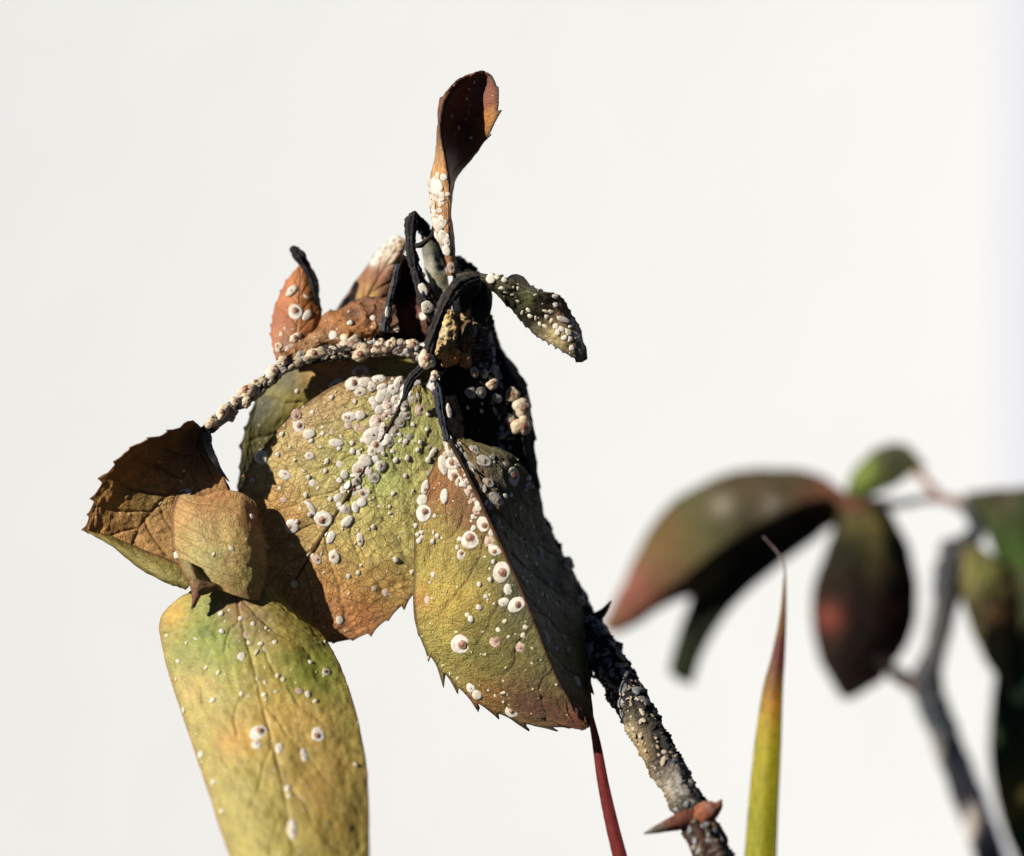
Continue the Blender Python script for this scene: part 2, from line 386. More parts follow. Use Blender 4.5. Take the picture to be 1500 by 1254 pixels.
wall_strip('wall', -3.0, 0.364, M_WALL); wall_strip('wall_corner', 0.364, 2.4, M_POST, 0.0)
box_obj('ground', -3.0, 2.2, -1.5, 2.2, -0.20, 0.0, M_SOIL)

# ------------------------------------------------------------------ main plant
def ground_pt(px, d): w = W((px, 627, d)); return Vector((w[0], w[1], 0.0))
SOOT = (52, 48, 46); TAN = (206, 176, 124); OLIVE = (168, 158, 84); GREEN = (146, 156, 74); YEL = (205, 184, 104)
BRN = (178, 120, 62); RED = (128, 66, 44); ORG = (206, 124, 54)
plant = thing('rose_twig', ground_pt(1500, 150), 'dying rose twig with sooty stem and leaves crusted in white scale insects', 'plant')

GND = 6600
stem_pts = [(686, 402, 62, 20), (688, 440, 60, 26), (694, 500, 62, 27), (712, 570, 70, 25), (742, 660, 96, 23), (776, 760, 122, 21), (838, 880, 128, 21), (900, 985, 68, 25),
            (955, 1085, -10, 24), (1003, 1170, -74, 23), (1040, 1245, -120, 25), (1076, 1330, -150, 27), (1120, 1440, -165, 29), (1175, 1620, -150, 32), (1240, 1900, -80, 35), (1310, 2350, -20, 37), (1380, 3050, 60, 40), (1440, 4100, 120, 43), (1475, 5300, 145, 46), (1500, GND, 150, 48)]
stem_blobs = [(655, 480, 34, (226, 190, 132), 1.0, 60), (660, 528, 22, (214, 140, 60), 0.9), (648, 510, 18, (220, 200, 160), .8), (925, 1110, 26, (196, 166, 116), 0.85), (960, 1165, 24, (196, 160, 110), 0.8), (990, 1150, 22, (206, 196, 180), 0.7),
              (1000, 1130, 16, (150, 140, 126), .7), (1030, 1235, 40, (84, 58, 46), 0.9), (915, 1075, 26, (190, 170, 128), .8)]
stem, sc, sr, sA, sB = tube('stem', plant, stem_pts, M_BARK, (46, 46, 47), stem_blobs, 3, rough=0.2, seg=44, step=2.6, host='stem', fuzz=0.16)

# thorns and bract on the stem
def spike(name, parent, pts, seed, base=(120, 66, 48), blobs=(), flat=1.0):
    rg = name == 'bark_flake'
    return tube(name, parent, pts, M_BARK if rg else M_THORN, base, blobs, seed, rough=0.40 if rg else 0.10, seg=30 if rg else 16, step=1.5, flat=flat, host='thorn', fuzz=0.35 if rg else 0.04)[0]
spike('thorn', stem, [(1030, 1208, -100, 17), (1010, 1200, -108, 15), (985, 1207, -116, 10), (962, 1215, -122, 6), (943, 1221, -126, 1)], 4, (112, 66, 50), [(950, 1218, 22, (120, 118, 112))])
spike('thorn', stem, [(1012, 1215, -102, 12), (1030, 1195, -110, 17), (1043, 1186, -114, 14), (1052, 1180, -116, 7), (1057, 1171, -117, 1)], 5, (146, 86, 60), [(1040, 1180, 12, (150, 110, 92))])
spike('thorn', stem, [(858, 905, 112, 10), (872, 905, 112, 8), (884, 896, 112, 5), (895, 880, 112, 1)], 6, SOOT)
spike('bud_scar', stem, [(1022, 1190, -108, 6), (1040, 1213, -112, 12), (1058, 1228, -108, 8), (1064, 1236, -102, 3)], 7, (70, 44, 34), [(1040, 1210, 8, (196, 150, 100))])
spike('bark_flake', stem, [(658, 455, 34, 5), (655, 475, 28, 14), (657, 500, 26, 17), (660, 520, 28, 18), (664, 533, 36, 8)], 8, (222, 186, 124), [(664, 524, 16, (216, 134, 52)), (650, 488, 12, (236, 216, 170)), (676, 500, 12, (90, 70, 50))])
spike('bark_flake', stem, [(688, 470, 28, 4), (684, 490, 24, 9), (680, 520, 26, 10), (686, 540, 36, 5)], 9, (110, 88, 62), [(682, 528, 12, (180, 140, 92))])
spike('dead_bud', stem, [(672, 455, 26, 8), (678, 440, 20, 13), (690, 425, 22, 14), (700, 410, 34, 9)], 10, (30, 30, 31))
spike('dead_bud', stem, [(700, 470, 34, 10), (706, 450, 30, 14), (708, 430, 34, 13), (704, 405, 46, 9)], 16, (30, 29, 28))

# stalks of the leaves
def stalk(pts, seed, base=SOOT, blobs=(), rough=0.32, label=None, step=2.0):
    pts = [(x, y, d, r * (0.84 + 0.14 * math.sin(i * 2.1 + seed))) for i, (x, y, d, r) in enumerate(pts)]
    return tube('petiole', plant, pts, M_SOOT, base, blobs, seed, rough=rough, seg=28, step=step, label=label, host='petiole', ridge=0.2, fuzz=0.3)
stalk([(703, 404, 0, 9), (682, 412, -8, 10), (660, 432, -12, 10), (645, 460, -12, 9), (634, 490, -10, 8), (627, 520, 0, 8)], 11, (62, 57, 54))
stalk([(634, 470, 24, 8), (622, 438, 20, 9), (608, 395, 18, 9), (601, 355, 20, 9), (602, 328, 24, 9), (606, 314, 30, 7), (611, 318, 40, 6)], 12, (54, 52, 52), label='black bent stalk arched above the twig')
stalk([(609, 318, 40, 7), (622, 338, 70, 9), (642, 366, 90, 11), (668, 388, 90, 12), (695, 402, 85, 10)], 13, (34, 38, 42))
stalk([(604, 357, 18, 2), (614, 360, 12, 4), (624, 353, 12, 4), (632, 345, 14, 2), (634, 331, 14, 1)], 14)
stalk([(584, 388, 24, 5), (577, 415, 18, 6), (569, 450, 16, 6), (564, 485, 18, 8)], 15, (74, 74, 76))
stalk([(628, 530, 0, 7), (612, 545, -6, 7), (600, 558, -6, 6), (592, 585, 2, 4)], 17, (56, 54, 56))
stalk([(634, 545, 0, 7), (642, 575, -8, 7), (647, 605, -10, 7), (655, 645, -8, 6)], 18, (64, 66, 74))
stalk([(303, 632, -4, 7), (306, 655, -2, 5), (322, 690, 6, 4), (342, 735, 18, 3)], 19, (110, 112, 112), [(316, 675, 12, (206, 204, 196))])
stalk([(428, 362, 88, 5), (438, 375, 86, 9), (447, 388, 88, 8), (457, 408, 90, 6), (464, 440, 92, 5), (469, 470, 94, 4)], 20, (48, 48, 48))
stalk([(426, 366, 88, 1), (430, 377, 86, 2), (440, 386, 84, 3)], 21, step=1.5)
twig, tc, tr_, tA, tB = tube('side_twig', plant, [(660, 535, 44, 12), (625, 525, 20, 11), (590, 510, 24, 11), (545, 512, 34, 11), (500, 516, 40, 11), (450, 524, 42, 10), (412, 541, 40, 9), (372, 575, 30, 9), (338, 600, 14, 9), (300, 631, -2, 8)],
                         M_BARK, (52, 46, 42), [(345, 592, 16, (70, 82, 92), .9), (560, 505, 30, (110, 78, 62), .8)], 22, rough=0.28, seg=26, step=2.0, host='side twig', fuzz=0.2)

def strip(*rows): return [[(x, y, d) for x, y, d in r] for r in rows]

# broad centre leaf
leaf('leaf', plant, [dict(res=(170, 230), teeth=(30, 9, 1.4, 0.30), relief=5, veins=(8, 0.30, 1.6), mid=0.5, ctrl=strip(
    [(588, 553, 34), (594, 555, 30), (600, 558, 28), (610, 560, 30), (622, 563, 34)],
    [(512, 556, 34), (552, 574, 30), (582, 602, 26), (616, 602, 28), (648, 597, 34)],
    [(440, 598, 40), (500, 623, 30), (554, 652, 24), (606, 664, 26), (656, 680, 34)],
    [(385, 658, 46), (455, 688, 30), (522, 706, 22), (582, 735, 24), (652, 770, 34)],
    [(352, 718, 54), (425, 744, 32), (490, 757, 24), (552, 800, 25), (634, 836, 36)],
    [(344, 790, 60), (400, 800, 40), (458, 808, 30), (520, 858, 30), (592, 884, 38)],
    [(356, 850, 64), (394, 855, 48), (430, 856, 38), (480, 904, 36), (536, 929, 40)],
    [(382, 900, 62), (398, 900, 54), (414, 898, 48), (436, 925, 44), (480, 940, 44)],
    [(403, 934, 56), (405, 935, 55), (407, 936, 54), (410, 937, 54), (414, 938, 54)]))],
    M_LEAF, (194, 176, 104), [(470, 600, 80, TAN, 1.0), (400, 680, 60, (204, 176, 112), .9), (565, 690, 70, (194, 204, 116), .9), (500, 660, 40, (188, 178, 102), .8), (600, 620, 50, (176, 176, 98), .9),
    (420, 770, 45, (196, 140, 74), .8), (545, 800, 60, (222, 202, 116), .9), (470, 860, 55, (198, 138, 72), .9), (540, 900, 50, (204, 136, 66), 1.0), (500, 920, 50, (206, 140, 84), .9), (575, 860, 34, (204, 158, 80), .8),
    (395, 730, 30, (206, 156, 84), .8), (580, 555, 26, (176, 120, 80), .7), (490, 560, 40, (200, 156, 96), .7)], 31, label='broad tan and green leaf with a fine net of dark veins', rim=(120, 74, 44), host='centre leaf')

# right hand leaf, folded along its midrib
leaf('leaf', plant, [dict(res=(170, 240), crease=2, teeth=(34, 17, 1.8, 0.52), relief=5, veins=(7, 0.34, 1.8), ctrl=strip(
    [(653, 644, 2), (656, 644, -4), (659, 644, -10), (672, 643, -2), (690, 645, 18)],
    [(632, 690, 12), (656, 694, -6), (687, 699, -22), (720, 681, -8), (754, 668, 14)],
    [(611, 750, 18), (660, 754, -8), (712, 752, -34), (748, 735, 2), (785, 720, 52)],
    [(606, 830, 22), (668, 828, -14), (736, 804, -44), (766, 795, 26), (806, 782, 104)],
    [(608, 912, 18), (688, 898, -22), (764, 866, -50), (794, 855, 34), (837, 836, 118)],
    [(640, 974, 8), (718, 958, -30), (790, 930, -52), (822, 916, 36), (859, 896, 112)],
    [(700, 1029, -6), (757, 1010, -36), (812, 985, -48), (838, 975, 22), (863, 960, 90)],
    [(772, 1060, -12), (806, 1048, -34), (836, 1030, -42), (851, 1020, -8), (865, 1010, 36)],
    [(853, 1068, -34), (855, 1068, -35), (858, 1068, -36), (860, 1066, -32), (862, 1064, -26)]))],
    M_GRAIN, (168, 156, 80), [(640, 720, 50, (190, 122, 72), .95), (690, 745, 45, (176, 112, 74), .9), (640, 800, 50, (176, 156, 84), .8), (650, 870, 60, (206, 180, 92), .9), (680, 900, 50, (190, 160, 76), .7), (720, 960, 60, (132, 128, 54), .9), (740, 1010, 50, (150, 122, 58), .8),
    (790, 1040, 45, (138, 84, 62), .95), (845, 1055, 30, (150, 84, 66), .9), (730, 690, 60, (112, 106, 82), .9), (800, 850, 90, (60, 64, 56), .9, 150), (700, 1030, 30, (176, 116, 58), .8), (610, 880, 18, (208, 150, 84), .8), (665, 680, 30, (196, 140, 96), .7)],  # dark blobs right of the midrib paint the shade of the turned-away half
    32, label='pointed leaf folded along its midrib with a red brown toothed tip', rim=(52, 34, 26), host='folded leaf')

# lower leaf hanging towards the camera
leaf('leaf', plant, [dict(res=(140, 200), teeth=None, relief=5, puff=0.12, veins=(7, 0.36, 2.2), ctrl=strip(
    [(292, 856, 2), (318, 850, -6), (346, 846, -10), (384, 858, -6), (416, 880, 6)],
    [(238, 898, -2), (288, 894, -22), (350, 893, -30), (415, 904, -24), (468, 924, -6)],
    [(238, 950, -16), (300, 950, -42), (366, 954, -52), (435, 956, -46), (494, 966, -22)],
    [(264, 1040, -60), (322, 1044, -86), (388, 1046, -96), (456, 1046, -88), (521, 1042, -62)],
    [(292, 1122, -108), (346, 1126, -136), (410, 1130, -146), (473, 1130, -136), (537, 1126, -110)],
    [(322, 1212, -160), (372, 1215, -190), (426, 1220, -200), (486, 1220, -190), (541, 1215, -164)],
    [(352, 1300, -215), (390, 1305, -245), (432, 1310, -256), (488, 1305, -244), (536, 1300, -220)],
    [(385, 1390, -270), (410, 1395, -290), (438, 1400, -296), (470, 1395, -288), (505, 1390, -256)],
    [(440, 1470, -330), (443, 1471, -331), (446, 1472, -332), (450, 1471, -330), (454, 1470, -328)]))],
    M_SOFT, (166, 152, 76), [(270, 980, 46, (150, 152, 72), .7), (420, 960, 50, (146, 148, 64), .7), (300, 920, 50, (128, 146, 62), .9), (330, 950, 40, (140, 154, 66), .8), (430, 985, 40, (134, 146, 60), .9), (470, 985, 36, (140, 146, 56), .9), (350, 880, 36, (150, 112, 76), .9), (380, 925, 30, (166, 140, 100), .7), (425, 925, 34, (164, 140, 64), .8), (250, 895, 26, (206, 160, 72), .8),
    (390, 1000, 34, (198, 164, 84), .6), (400, 1050, 40, (206, 168, 84), .8), (330, 1030, 50, (170, 160, 82), .7), (450, 1060, 40, (204, 164, 92), .7), (350, 1090, 34, (206, 150, 76), .7), (350, 1160, 50, (166, 152, 78), .8), (480, 1150, 60, (180, 146, 78), .9), (500, 1220, 40, (160, 132, 62), .7), (280, 1010, 30, (204, 172, 100), .7)],
    33, label='long yellow green leaf hanging by itself under the curled leaf', rim=(150, 118, 62), host='long hanging leaf')

# curled leaf: cup, flap folded over it, lower fold and hooked tip are one blade
leaf('leaf', plant, [
    dict(res=(110, 130), teeth=(30, 9, 0.9), relief=5, veins=(6, 0.3, 2.0), base=(184, 138, 72), ctrl=strip(
        [(282, 617, -22), (288, 620, -10), (296, 628, 0), (304, 640, 4), (308, 648, 4)],
        [(240, 634, -56), (256, 652, -12), (278, 682, 12), (305, 700, 14), (334, 716, 8)],
        [(188, 660, -54), (212, 688, -10), (246, 724, 10), (285, 750, 16), (330, 772, 12)],
        [(146, 712, -24), (172, 735, -6), (210, 765, 6), (255, 790, 8), (305, 815, 8)],
        [(124, 776, -6), (150, 790, 2), (190, 808, 6), (230, 830, 8), (275, 852, 8)])),
    dict(res=(100, 110), teeth=(26, 9, 0.9, 0.02, (-1,)), relief=2.5, mid=0.02, puff=0.15, veins=(7, 0.25, 1.0), base=(188, 152, 92), ctrl=strip(
        [(260, 722, 10), (296, 726, 4), (328, 718, 6), (354, 722, 6), (374, 735, 10)],
        [(252, 745, 4), (284, 752, -24), (320, 754, -28), (355, 755, -20), (384, 766, 2)],
        [(251, 785, 0), (290, 796, -38), (326, 802, -44), (362, 802, -34), (392, 806, -6)],
        [(257, 818, 0), (298, 836, -40), (335, 845, -48), (368, 848, -38), (390, 845, -14)],
        [(284, 838, -6), (308, 858, -36), (338, 870, -44), (364, 878, -38), (382, 880, -22)])),
    dict(res=(70, 60), teeth=None, relief=3, base=(158, 146, 76), ctrl=strip(
        [(122, 774, -8), (122, 775, -10), (122, 777, -11), (123, 779, -9)],
        [(165, 786, -4), (163, 791, -14), (162, 797, -16), (164, 801, -10)],
        [(212, 806, -6), (209, 818, -20), (205, 828, -22), (206, 834, -14)],
        [(258, 822, -8), (252, 840, -30), (246, 850, -32), (246, 855, -20)],
        [(285, 840, -10), (283, 850, -28), (277, 859, -30), (272, 864, -20)])),
    dict(res=(40, 50), teeth=(14, 5, .8), relief=3, base=(118, 66, 48), ctrl=strip(
        [(258, 818, -26), (268, 820, -44), (278, 824, -52), (286, 832, -46)],
        [(266, 838, -30), (276, 842, -54), (286, 846, -60), (298, 850, -48)],
        [(278, 856, -36), (284, 858, -54), (294, 858, -58), (318, 858, -48)],
        [(282, 876, -40), (285, 876, -50), (291, 872, -52), (298, 868, -48)],
        [(280, 892, -44), (281, 892, -46), (282, 891, -46), (284, 890, -46)]))],
    M_DRY, (184, 138, 72), [(190, 690, 40, (150, 84, 44), .8), (150, 745, 40, (196, 140, 62), .8), (290, 655, 56, (46, 32, 22), .85), (240, 665, 40, (84, 52, 32), .7), (215, 735, 30, (128, 116, 52), .7), (235, 770, 36, (184, 138, 78), .8), (320, 740, 34, (186, 130, 84), .8), (345, 785, 34, (216, 182, 106), .8), (300, 815, 40, (176, 166, 104), .9), (372, 760, 16, (190, 106, 70), .8), (360, 850, 30, (176, 160, 88), .8)],  # dark blobs near the top paint the cup's inner shade
    34, label='curled cupped leaf with a flap folded over its front', rim=(98, 52, 34), rimw=4, host='curled leaf')

# spoon shaped leaf at the top
leaf('leaf', plant, [dict(res=(110, 170), teeth=(34, 7, 1.4, 0.55), relief=3, veins=(6, 0.3, 1.4), ctrl=strip(
    [(656, 404, 12), (658, 404, 4), (661, 404, 0), (664, 404, 4), (667, 404, 12)],
    [(653, 378, 12), (656, 378, 2), (661, 378, -2), (664, 378, 4), (667, 378, 14)],
    [(638, 345, 12), (646, 345, 0), (658, 346, -6), (662, 346, 6), (665, 346, 22)],
    [(630, 300, 14), (640, 300, -4), (658, 301, -12), (660, 302, 6), (661, 302, 32)],
    [(631, 262, 14), (642, 262, -6), (658, 264, -14), (662, 266, 14), (668, 264, 38)],
    [(638, 225, 10), (643, 224, -8), (652, 228, -18), (670, 236, 26), (692, 231, 46)],
    [(641, 190, 0), (643, 188, -10), (647, 188, -20), (680, 190, 36), (719, 192, 14)],
    [(645, 152, -8), (648, 150, -14), (654, 148, -14), (690, 148, 34), (730, 150, 2)],
    [(668, 119, 0), (672, 118, 2), (680, 117, 10), (703, 118, 24), (725, 120, 2)],
    [(704, 105, 8), (706, 105, 8), (708, 105, 10), (711, 105, 10), (714, 107, 8)]))],
    M_DRY, (120, 74, 42), [(640, 290, 30, (214, 160, 104), .95, 90), (640, 240, 24, (212, 158, 98), .9), (650, 350, 20, (206, 156, 112), .8), (712, 180, 26, (190, 124, 40), .9), (712, 140, 22, (146, 84, 62), .9), (710, 115, 20, (140, 92, 84), .8), (670, 190, 40, (76, 42, 26), .8)],  # interior shade, lit left strip and sunny right side are painted in
    35, label='spoon shaped dark leaf standing upright at the top of the twig', rim=(60, 36, 26), rimw=3, host='upright leaf')

# small twisted leaf to the right
leaf('leaf', plant, [dict(res=(70, 150), teeth=(13, 3.5, .6), relief=5, veins=None, crumple=3, ctrl=strip(
    [(702, 401, -6), (703, 404, -9), (704, 407, -9), (705, 411, -4)],
    [(730, 404, -18), (731, 411, -22), (730, 420, -14), (728, 430, 6)],
    [(762, 414, -26), (758, 422, -24), (753, 435, -8), (748, 449, 22)],
    [(792, 424, -34), (786, 436, -28), (776, 452, -4), (766, 470, 30)],
    [(822, 436, -30), (814, 452, -18), (802, 472, 2), (790, 492, 22)],
    [(842, 468, 4), (836, 478, -4), (828, 492, -6), (816, 509, -2)],
    [(854, 498, 22), (851, 506, 10), (846, 514, 2), (838, 524, -4)],
    [(857, 526, 20), (855, 528, 16), (851, 530, 10), (846, 531, 6)])),
    dict(res=(30, 40), teeth=None, relief=2, base=(64, 52, 40), ctrl=strip([(738, 410, -10), (748, 416, -14), (760, 420, -18)], [(748, 403, 4), (757, 409, 0), (768, 416, -10)], [(757, 401, 14), (766, 405, 10), (776, 418, -4)], [(764, 404, 22), (770, 408, 18), (780, 424, 6)]))],
    M_DRY, (70, 66, 46), [(835, 485, 34, (172, 142, 102), .95), (832, 455, 20, (150, 110, 84), .8), (815, 500, 26, (176, 160, 104), .8), (775, 445, 40, (26, 25, 20), .95), (735, 420, 16, (110, 106, 74), .7), (770, 436, 14, (150, 150, 96), .6), (845, 520, 14, (150, 130, 104), .8)],  # dark blob and base paint shade on the side facing away from the sun
    36, label='small twisted leaf bent down and speckled with white dots', rim=(44, 38, 30), rimw=3, host='twisted leaf')

# orange upright leaf over the side twig
leaf('leaf', plant, [dict(res=(80, 110), teeth=(16, 4, .8), relief=3, puff=0.1, veins=(6, 0.3, 0.7), ctrl=strip(
    [(404, 528, 58), (412, 522, 52), (424, 520, 48), (436, 512, 54), (444, 504, 62)],
    [(398, 492, 74), (415, 490, 62), (434, 488, 58), (454, 482, 66), (468, 474, 80)],
    [(402, 452, 88), (420, 450, 76), (438, 450, 72), (455, 448, 80), (468, 446, 94)],
    [(418, 414, 94), (428, 413, 86), (440, 413, 84), (450, 413, 88), (460, 414, 98)],
    [(439, 387, 94), (440, 387, 93), (441, 387, 92), (442, 387, 93), (443, 388, 94)]))],
    M_SOFT, (178, 108, 56), [(415, 470, 24, (158, 86, 46), .7), (450, 430, 20, (192, 126, 68), .7), (412, 510, 22, (130, 84, 62), .8), (436, 505, 24, (150, 108, 70), .7)], 37, label='orange brown leaf standing upright on the side twig', rim=(150, 80, 44), rimw=3, host='orange leaf')

# crumpled brown leaf lying along the side twig
leaf('leaf', plant, [dict(res=(80, 150), teeth=(15, 4, .7), relief=3, veins=None, crumple=8, sharp=3, ctrl=strip(
    [(412, 520, 50), (413, 524, 42), (414, 528, 40), (416, 531, 44)],
    [(445, 497, 74), (447, 505, 48), (448, 512, 40), (450, 519, 46)],
    [(478, 468, 86), (482, 484, 48), (486, 497, 38), (490, 508, 48)],
    [(515, 448, 86), (522, 468, 48), (528, 484, 38), (533, 497, 50)],
    [(552, 438, 78), (556, 452, 52), (560, 470, 40), (564, 486, 46)],
    [(578, 440, 60), (580, 452, 50), (582, 468, 44), (584, 482, 46)]))],
    M_DRY, (150, 100, 58), [(500, 470, 26, (176, 116, 60), .8), (545, 455, 24, (112, 70, 48), .9), (515, 462, 12, (70, 46, 32), .8), (470, 495, 10, (84, 58, 38), .8), (455, 505, 24, (168, 128, 82), .8), (530, 485, 20, (178, 118, 56), .8), (580, 460, 20, (50, 34, 26), .9)], 38, label='crumpled brown leaf lying along the side twig', rim=(70, 48, 34), rimw=3, host='crumpled leaf')

# leaf behind with a white edge, and the dark dead leaf beside the arch
leaf('leaf', plant, [dict(res=(80, 110), teeth=None, relief=4, veins=(5, 0.3, 2), ctrl=strip(
    [(484, 470, 150), (500, 472, 128), (525, 474, 120), (555, 472, 118)],
    [(512, 425, 146), (530, 430, 122), (548, 440, 116), (566, 446, 122)],
    [(545, 380, 136), (556, 388, 118), (566, 402, 112), (578, 414, 122)],
    [(572, 353, 124), (577, 360, 112), (582, 372, 108), (588, 385, 118)],
    [(588, 347, 116), (590, 351, 112), (592, 357, 110), (594, 362, 112)]))],
    M_DRY, (150, 96, 62), [(505, 455, 34, (40, 48, 50), 1.0), (540, 430, 20, (196, 152, 84), .9), (560, 400, 24, (158, 100, 66), .8), (565, 365, 22, (232, 214, 186), .95), (545, 378, 12, (226, 212, 190), .9), (588, 352, 14, (228, 206, 170), .9)], 39, label='dark leaf with a pale waxy upper edge behind the arch', rim=(90, 66, 48), rimw=2, host='waxy edged leaf')
leaf('leaf', plant, [dict(res=(60, 80), teeth=None, relief=3, veins=None, crumple=5, sharp=4, ctrl=strip(
    [(588, 372, 60), (600, 380, 70), (618, 392, 60), (632, 420, 40)],
    [(572, 420, 52), (596, 425, 76), (620, 430, 66), (636, 450, 40)],
    [(556, 470, 40), (590, 470, 80), (620, 468, 70), (636, 478, 44)],
    [(548, 505, 30), (590, 505, 70), (625, 502, 64), (640, 505, 44)]))],
    M_BLACK, (52, 36, 28), [(612, 455, 20, (122, 88, 78), .8), (606, 478, 16, (130, 84, 66), .8), (580, 430, 26, (20, 16, 14), .8)], 40, label='black dead leaf hollow beneath the arched stalk', rimw=0, host='hollow dead leaf')
leaf('leaf', plant, [dict(res=(40, 70), teeth=None, relief=3, veins=None, crumple=4, ctrl=strip(
    [(620, 345, 78), (628, 350, 70), (640, 362, 76)], [(622, 380, 78), (634, 385, 66), (650, 392, 74)], [(630, 420, 74), (642, 420, 60), (658, 420, 66)], [(638, 455, 60), (648, 455, 50), (660, 455, 56)]))],
    M_DRY, (120, 116, 96), [(640, 400, 16, (170, 164, 130), .9), (632, 390, 12, (190, 186, 170), .7), (652, 375, 16, (50, 54, 54), .8)], 41, rimw=0, host='shrivelled strip', label='grey shrivelled strip of leaf behind the upright leaf')
# leaf behind the broad leaf
leaf('leaf', plant, [dict(res=(120, 140), teeth=(26, 8, .8), relief=4, veins=(6, .3, 1.8), ctrl=strip(
    [(645, 518, 80), (632, 550, 76), (612, 590, 84), (590, 620, 96)],
    [(540, 504, 76), (535, 550, 72), (515, 600, 88), (520, 640, 100)],
    [(440, 524, 82), (446, 570, 78), (455, 620, 94), (470, 665, 106)],
    [(384, 570, 98), (398, 615, 90), (415, 655, 102), (430, 700, 112)],
    [(358, 635, 92), (372, 665, 100), (388, 700, 108), (405, 735, 116)],
    [(350, 700, 100), (360, 720, 106), (370, 735, 112), (385, 755, 116)],
    [(346, 745, 106), (350, 750, 108), (355, 755, 110), (362, 760, 112)]))],
    M_SOFT, (150, 138, 68), [(490, 545, 50, (190, 124, 62), .95), (440, 590, 30, (168, 152, 78), .8), (375, 610, 40, (40, 46, 30), .9), (362, 690, 34, (34, 40, 28), .9), (420, 550, 26, (60, 60, 36), .8)], 42, label='olive leaf half hidden behind the broad leaf', rim=(40, 34, 24), host='half hidden leaf')  # dark blobs paint the shadow cast across its left end
# dark leaves on the right of the stem
leaf('leaf', plant, [dict(res=(90, 110), teeth=(20, 3, .5), relief=4, veins=None, crumple=3, ctrl=strip(
    [(640, 530, 26), (662, 524, 34), (690, 530, 34), (716, 546, 50)],
    [(646, 566, 20), (670, 566, 26), (705, 570, 36), (738, 586, 90)],
    [(650, 600, 16), (676, 605, 22), (712, 608, 38), (746, 615, 104)],
    [(656, 630, 14), (680, 635, 20), (712, 636, 40), (742, 640, 104)],
    [(668, 650, 20), (686, 657, 26), (708, 658, 44), (730, 658, 84)]))],
    M_BLACK, (30, 29, 26), [(690, 560, 20, (40, 40, 36), .7)], 43, label='blackened leaf between the stalk of the folded leaf and the stem', rimw=0, host='blackened leaf')  # base colour set near black to paint the shade this leaf hangs in
leaf('leaf', plant, [dict(res=(80, 140), teeth=(30, 8, .8), relief=4, veins=None, ctrl=strip(
    [(700, 455, 120), (706, 450, 100), (714, 448, 96), (720, 462, 112)],
    [(700, 500, 110), (715, 500, 90), (728, 502, 92), (738, 512, 120)],
    [(710, 555, 104), (730, 555, 84), (752, 558, 62), (770, 562, 98)],
    [(728, 620, 100), (745, 620, 80), (764, 622, 58), (782, 628, 96)],
    [(742, 680, 100), (758, 680, 84), (774, 684, 70), (788, 690, 104)],
    [(760, 740, 110), (772, 742, 96), (786, 746, 100), (796, 750, 126)],
    [(785, 800, 128), (795, 802, 120), (804, 804, 122), (812, 806, 130)]))],
    M_BLACK, (40, 42, 40), [(730, 520, 26, (60, 60, 56), .6)], 44, label='black leaf hanging down the right side of the stem', rimw=0, host='black hanging leaf')

# midribs of the two big leaves
mids = [[(600, 558, 26, 2.6), (582, 602, 25, 2.3), (554, 652, 23, 2.0), (522, 706, 21.5, 1.8), (490, 757, 23.5, 1.5), (458, 808, 29.5, 1.2), (430, 856, 38, 0.8)],
        [(659, 644, -13, 3.5), (687, 699, -26, 3.2), (712, 752, -38, 3), (736, 804, -48, 2.8), (764, 866, -54, 2.4), (790, 930, -56, 1.8), (812, 985, -52, 1.2), (836, 1030, -46, .8)]]
for k, mp in enumerate(mids):
    host_leaf = [o for o in plant.children if o.name.startswith('leaf')][k]
    tube('midrib', host_leaf, mp, M_SOOT, (84, 58, 40), [(mp[0][0], mp[0][1], 60, (40, 36, 34), .9)], 50 + k, rough=.15, seg=10, step=3, host='midrib')

# ------------------------------------------------------------------ plant behind, out of focus
far = thing('background_rose', ground_pt(1560, 1000), 'blurred rose plant with drooping dark leaves standing behind the twig', 'plant')
D0 = 900
def farleaf(rows, base, blobs, seed, label, res=(60, 90), teeth=None, crease=None, mid=.5): return leaf('leaf', far, [dict(res=res, teeth=teeth, crease=crease, mid=mid, relief=5, veins=(6, .3, 3), ctrl=[[(x, y, D0 + d) for x, y, d in r] for r in rows])], M_BACK, base, blobs, seed, label, thick=4, rim=(70, 50, 38), rimw=4, host='blurred leaf')
farleaf([[(1236, 738, 0), (1238, 742, -4), (1238, 746, -6), (1238, 750, 4), (1236, 754, 20)],
         [(1205, 698, 40), (1202, 712, 4), (1202, 730, -26), (1214, 748, 20), (1226, 768, 80)],
         [(1130, 686, 60), (1132, 716, 0), (1140, 752, -36), (1150, 776, 20), (1164, 804, 90)],
         [(1045, 700, 60), (1058, 742, 0), (1072, 790, -36), (1084, 820, 20), (1098, 850, 90)],
         [(970, 752, 46), (996, 790, 0), (1016, 832, -30), (1030, 862, 20), (1046, 896, 80)],
         [(922, 835, 26), (942, 850, -6), (974, 866, -18), (992, 872, 10), (1004, 874, 40)],
         [(882, 918, 0), (888, 924, -6), (900, 928, -8), (906, 926, -2), (912, 922, 8)]],
        (84, 82, 52), [(930, 880, 60, (136, 84, 70), 1), (1100, 705, 80, (78, 66, 50), .95), (980, 790, 40, (112, 86, 54), .7), (1060, 740, 16, (170, 160, 140), .6), (1130, 742, 14, (160, 150, 136), .6), (1100, 820, 60, (34, 36, 26), .95), (1190, 760, 50, (30, 28, 22), .95), (1190, 715, 26, (110, 74, 56), .8)], 60, 'blurred long leaf drooping to a pink brown tip', crease=2)  # dark blobs along the lower half paint the shade of its downturned side
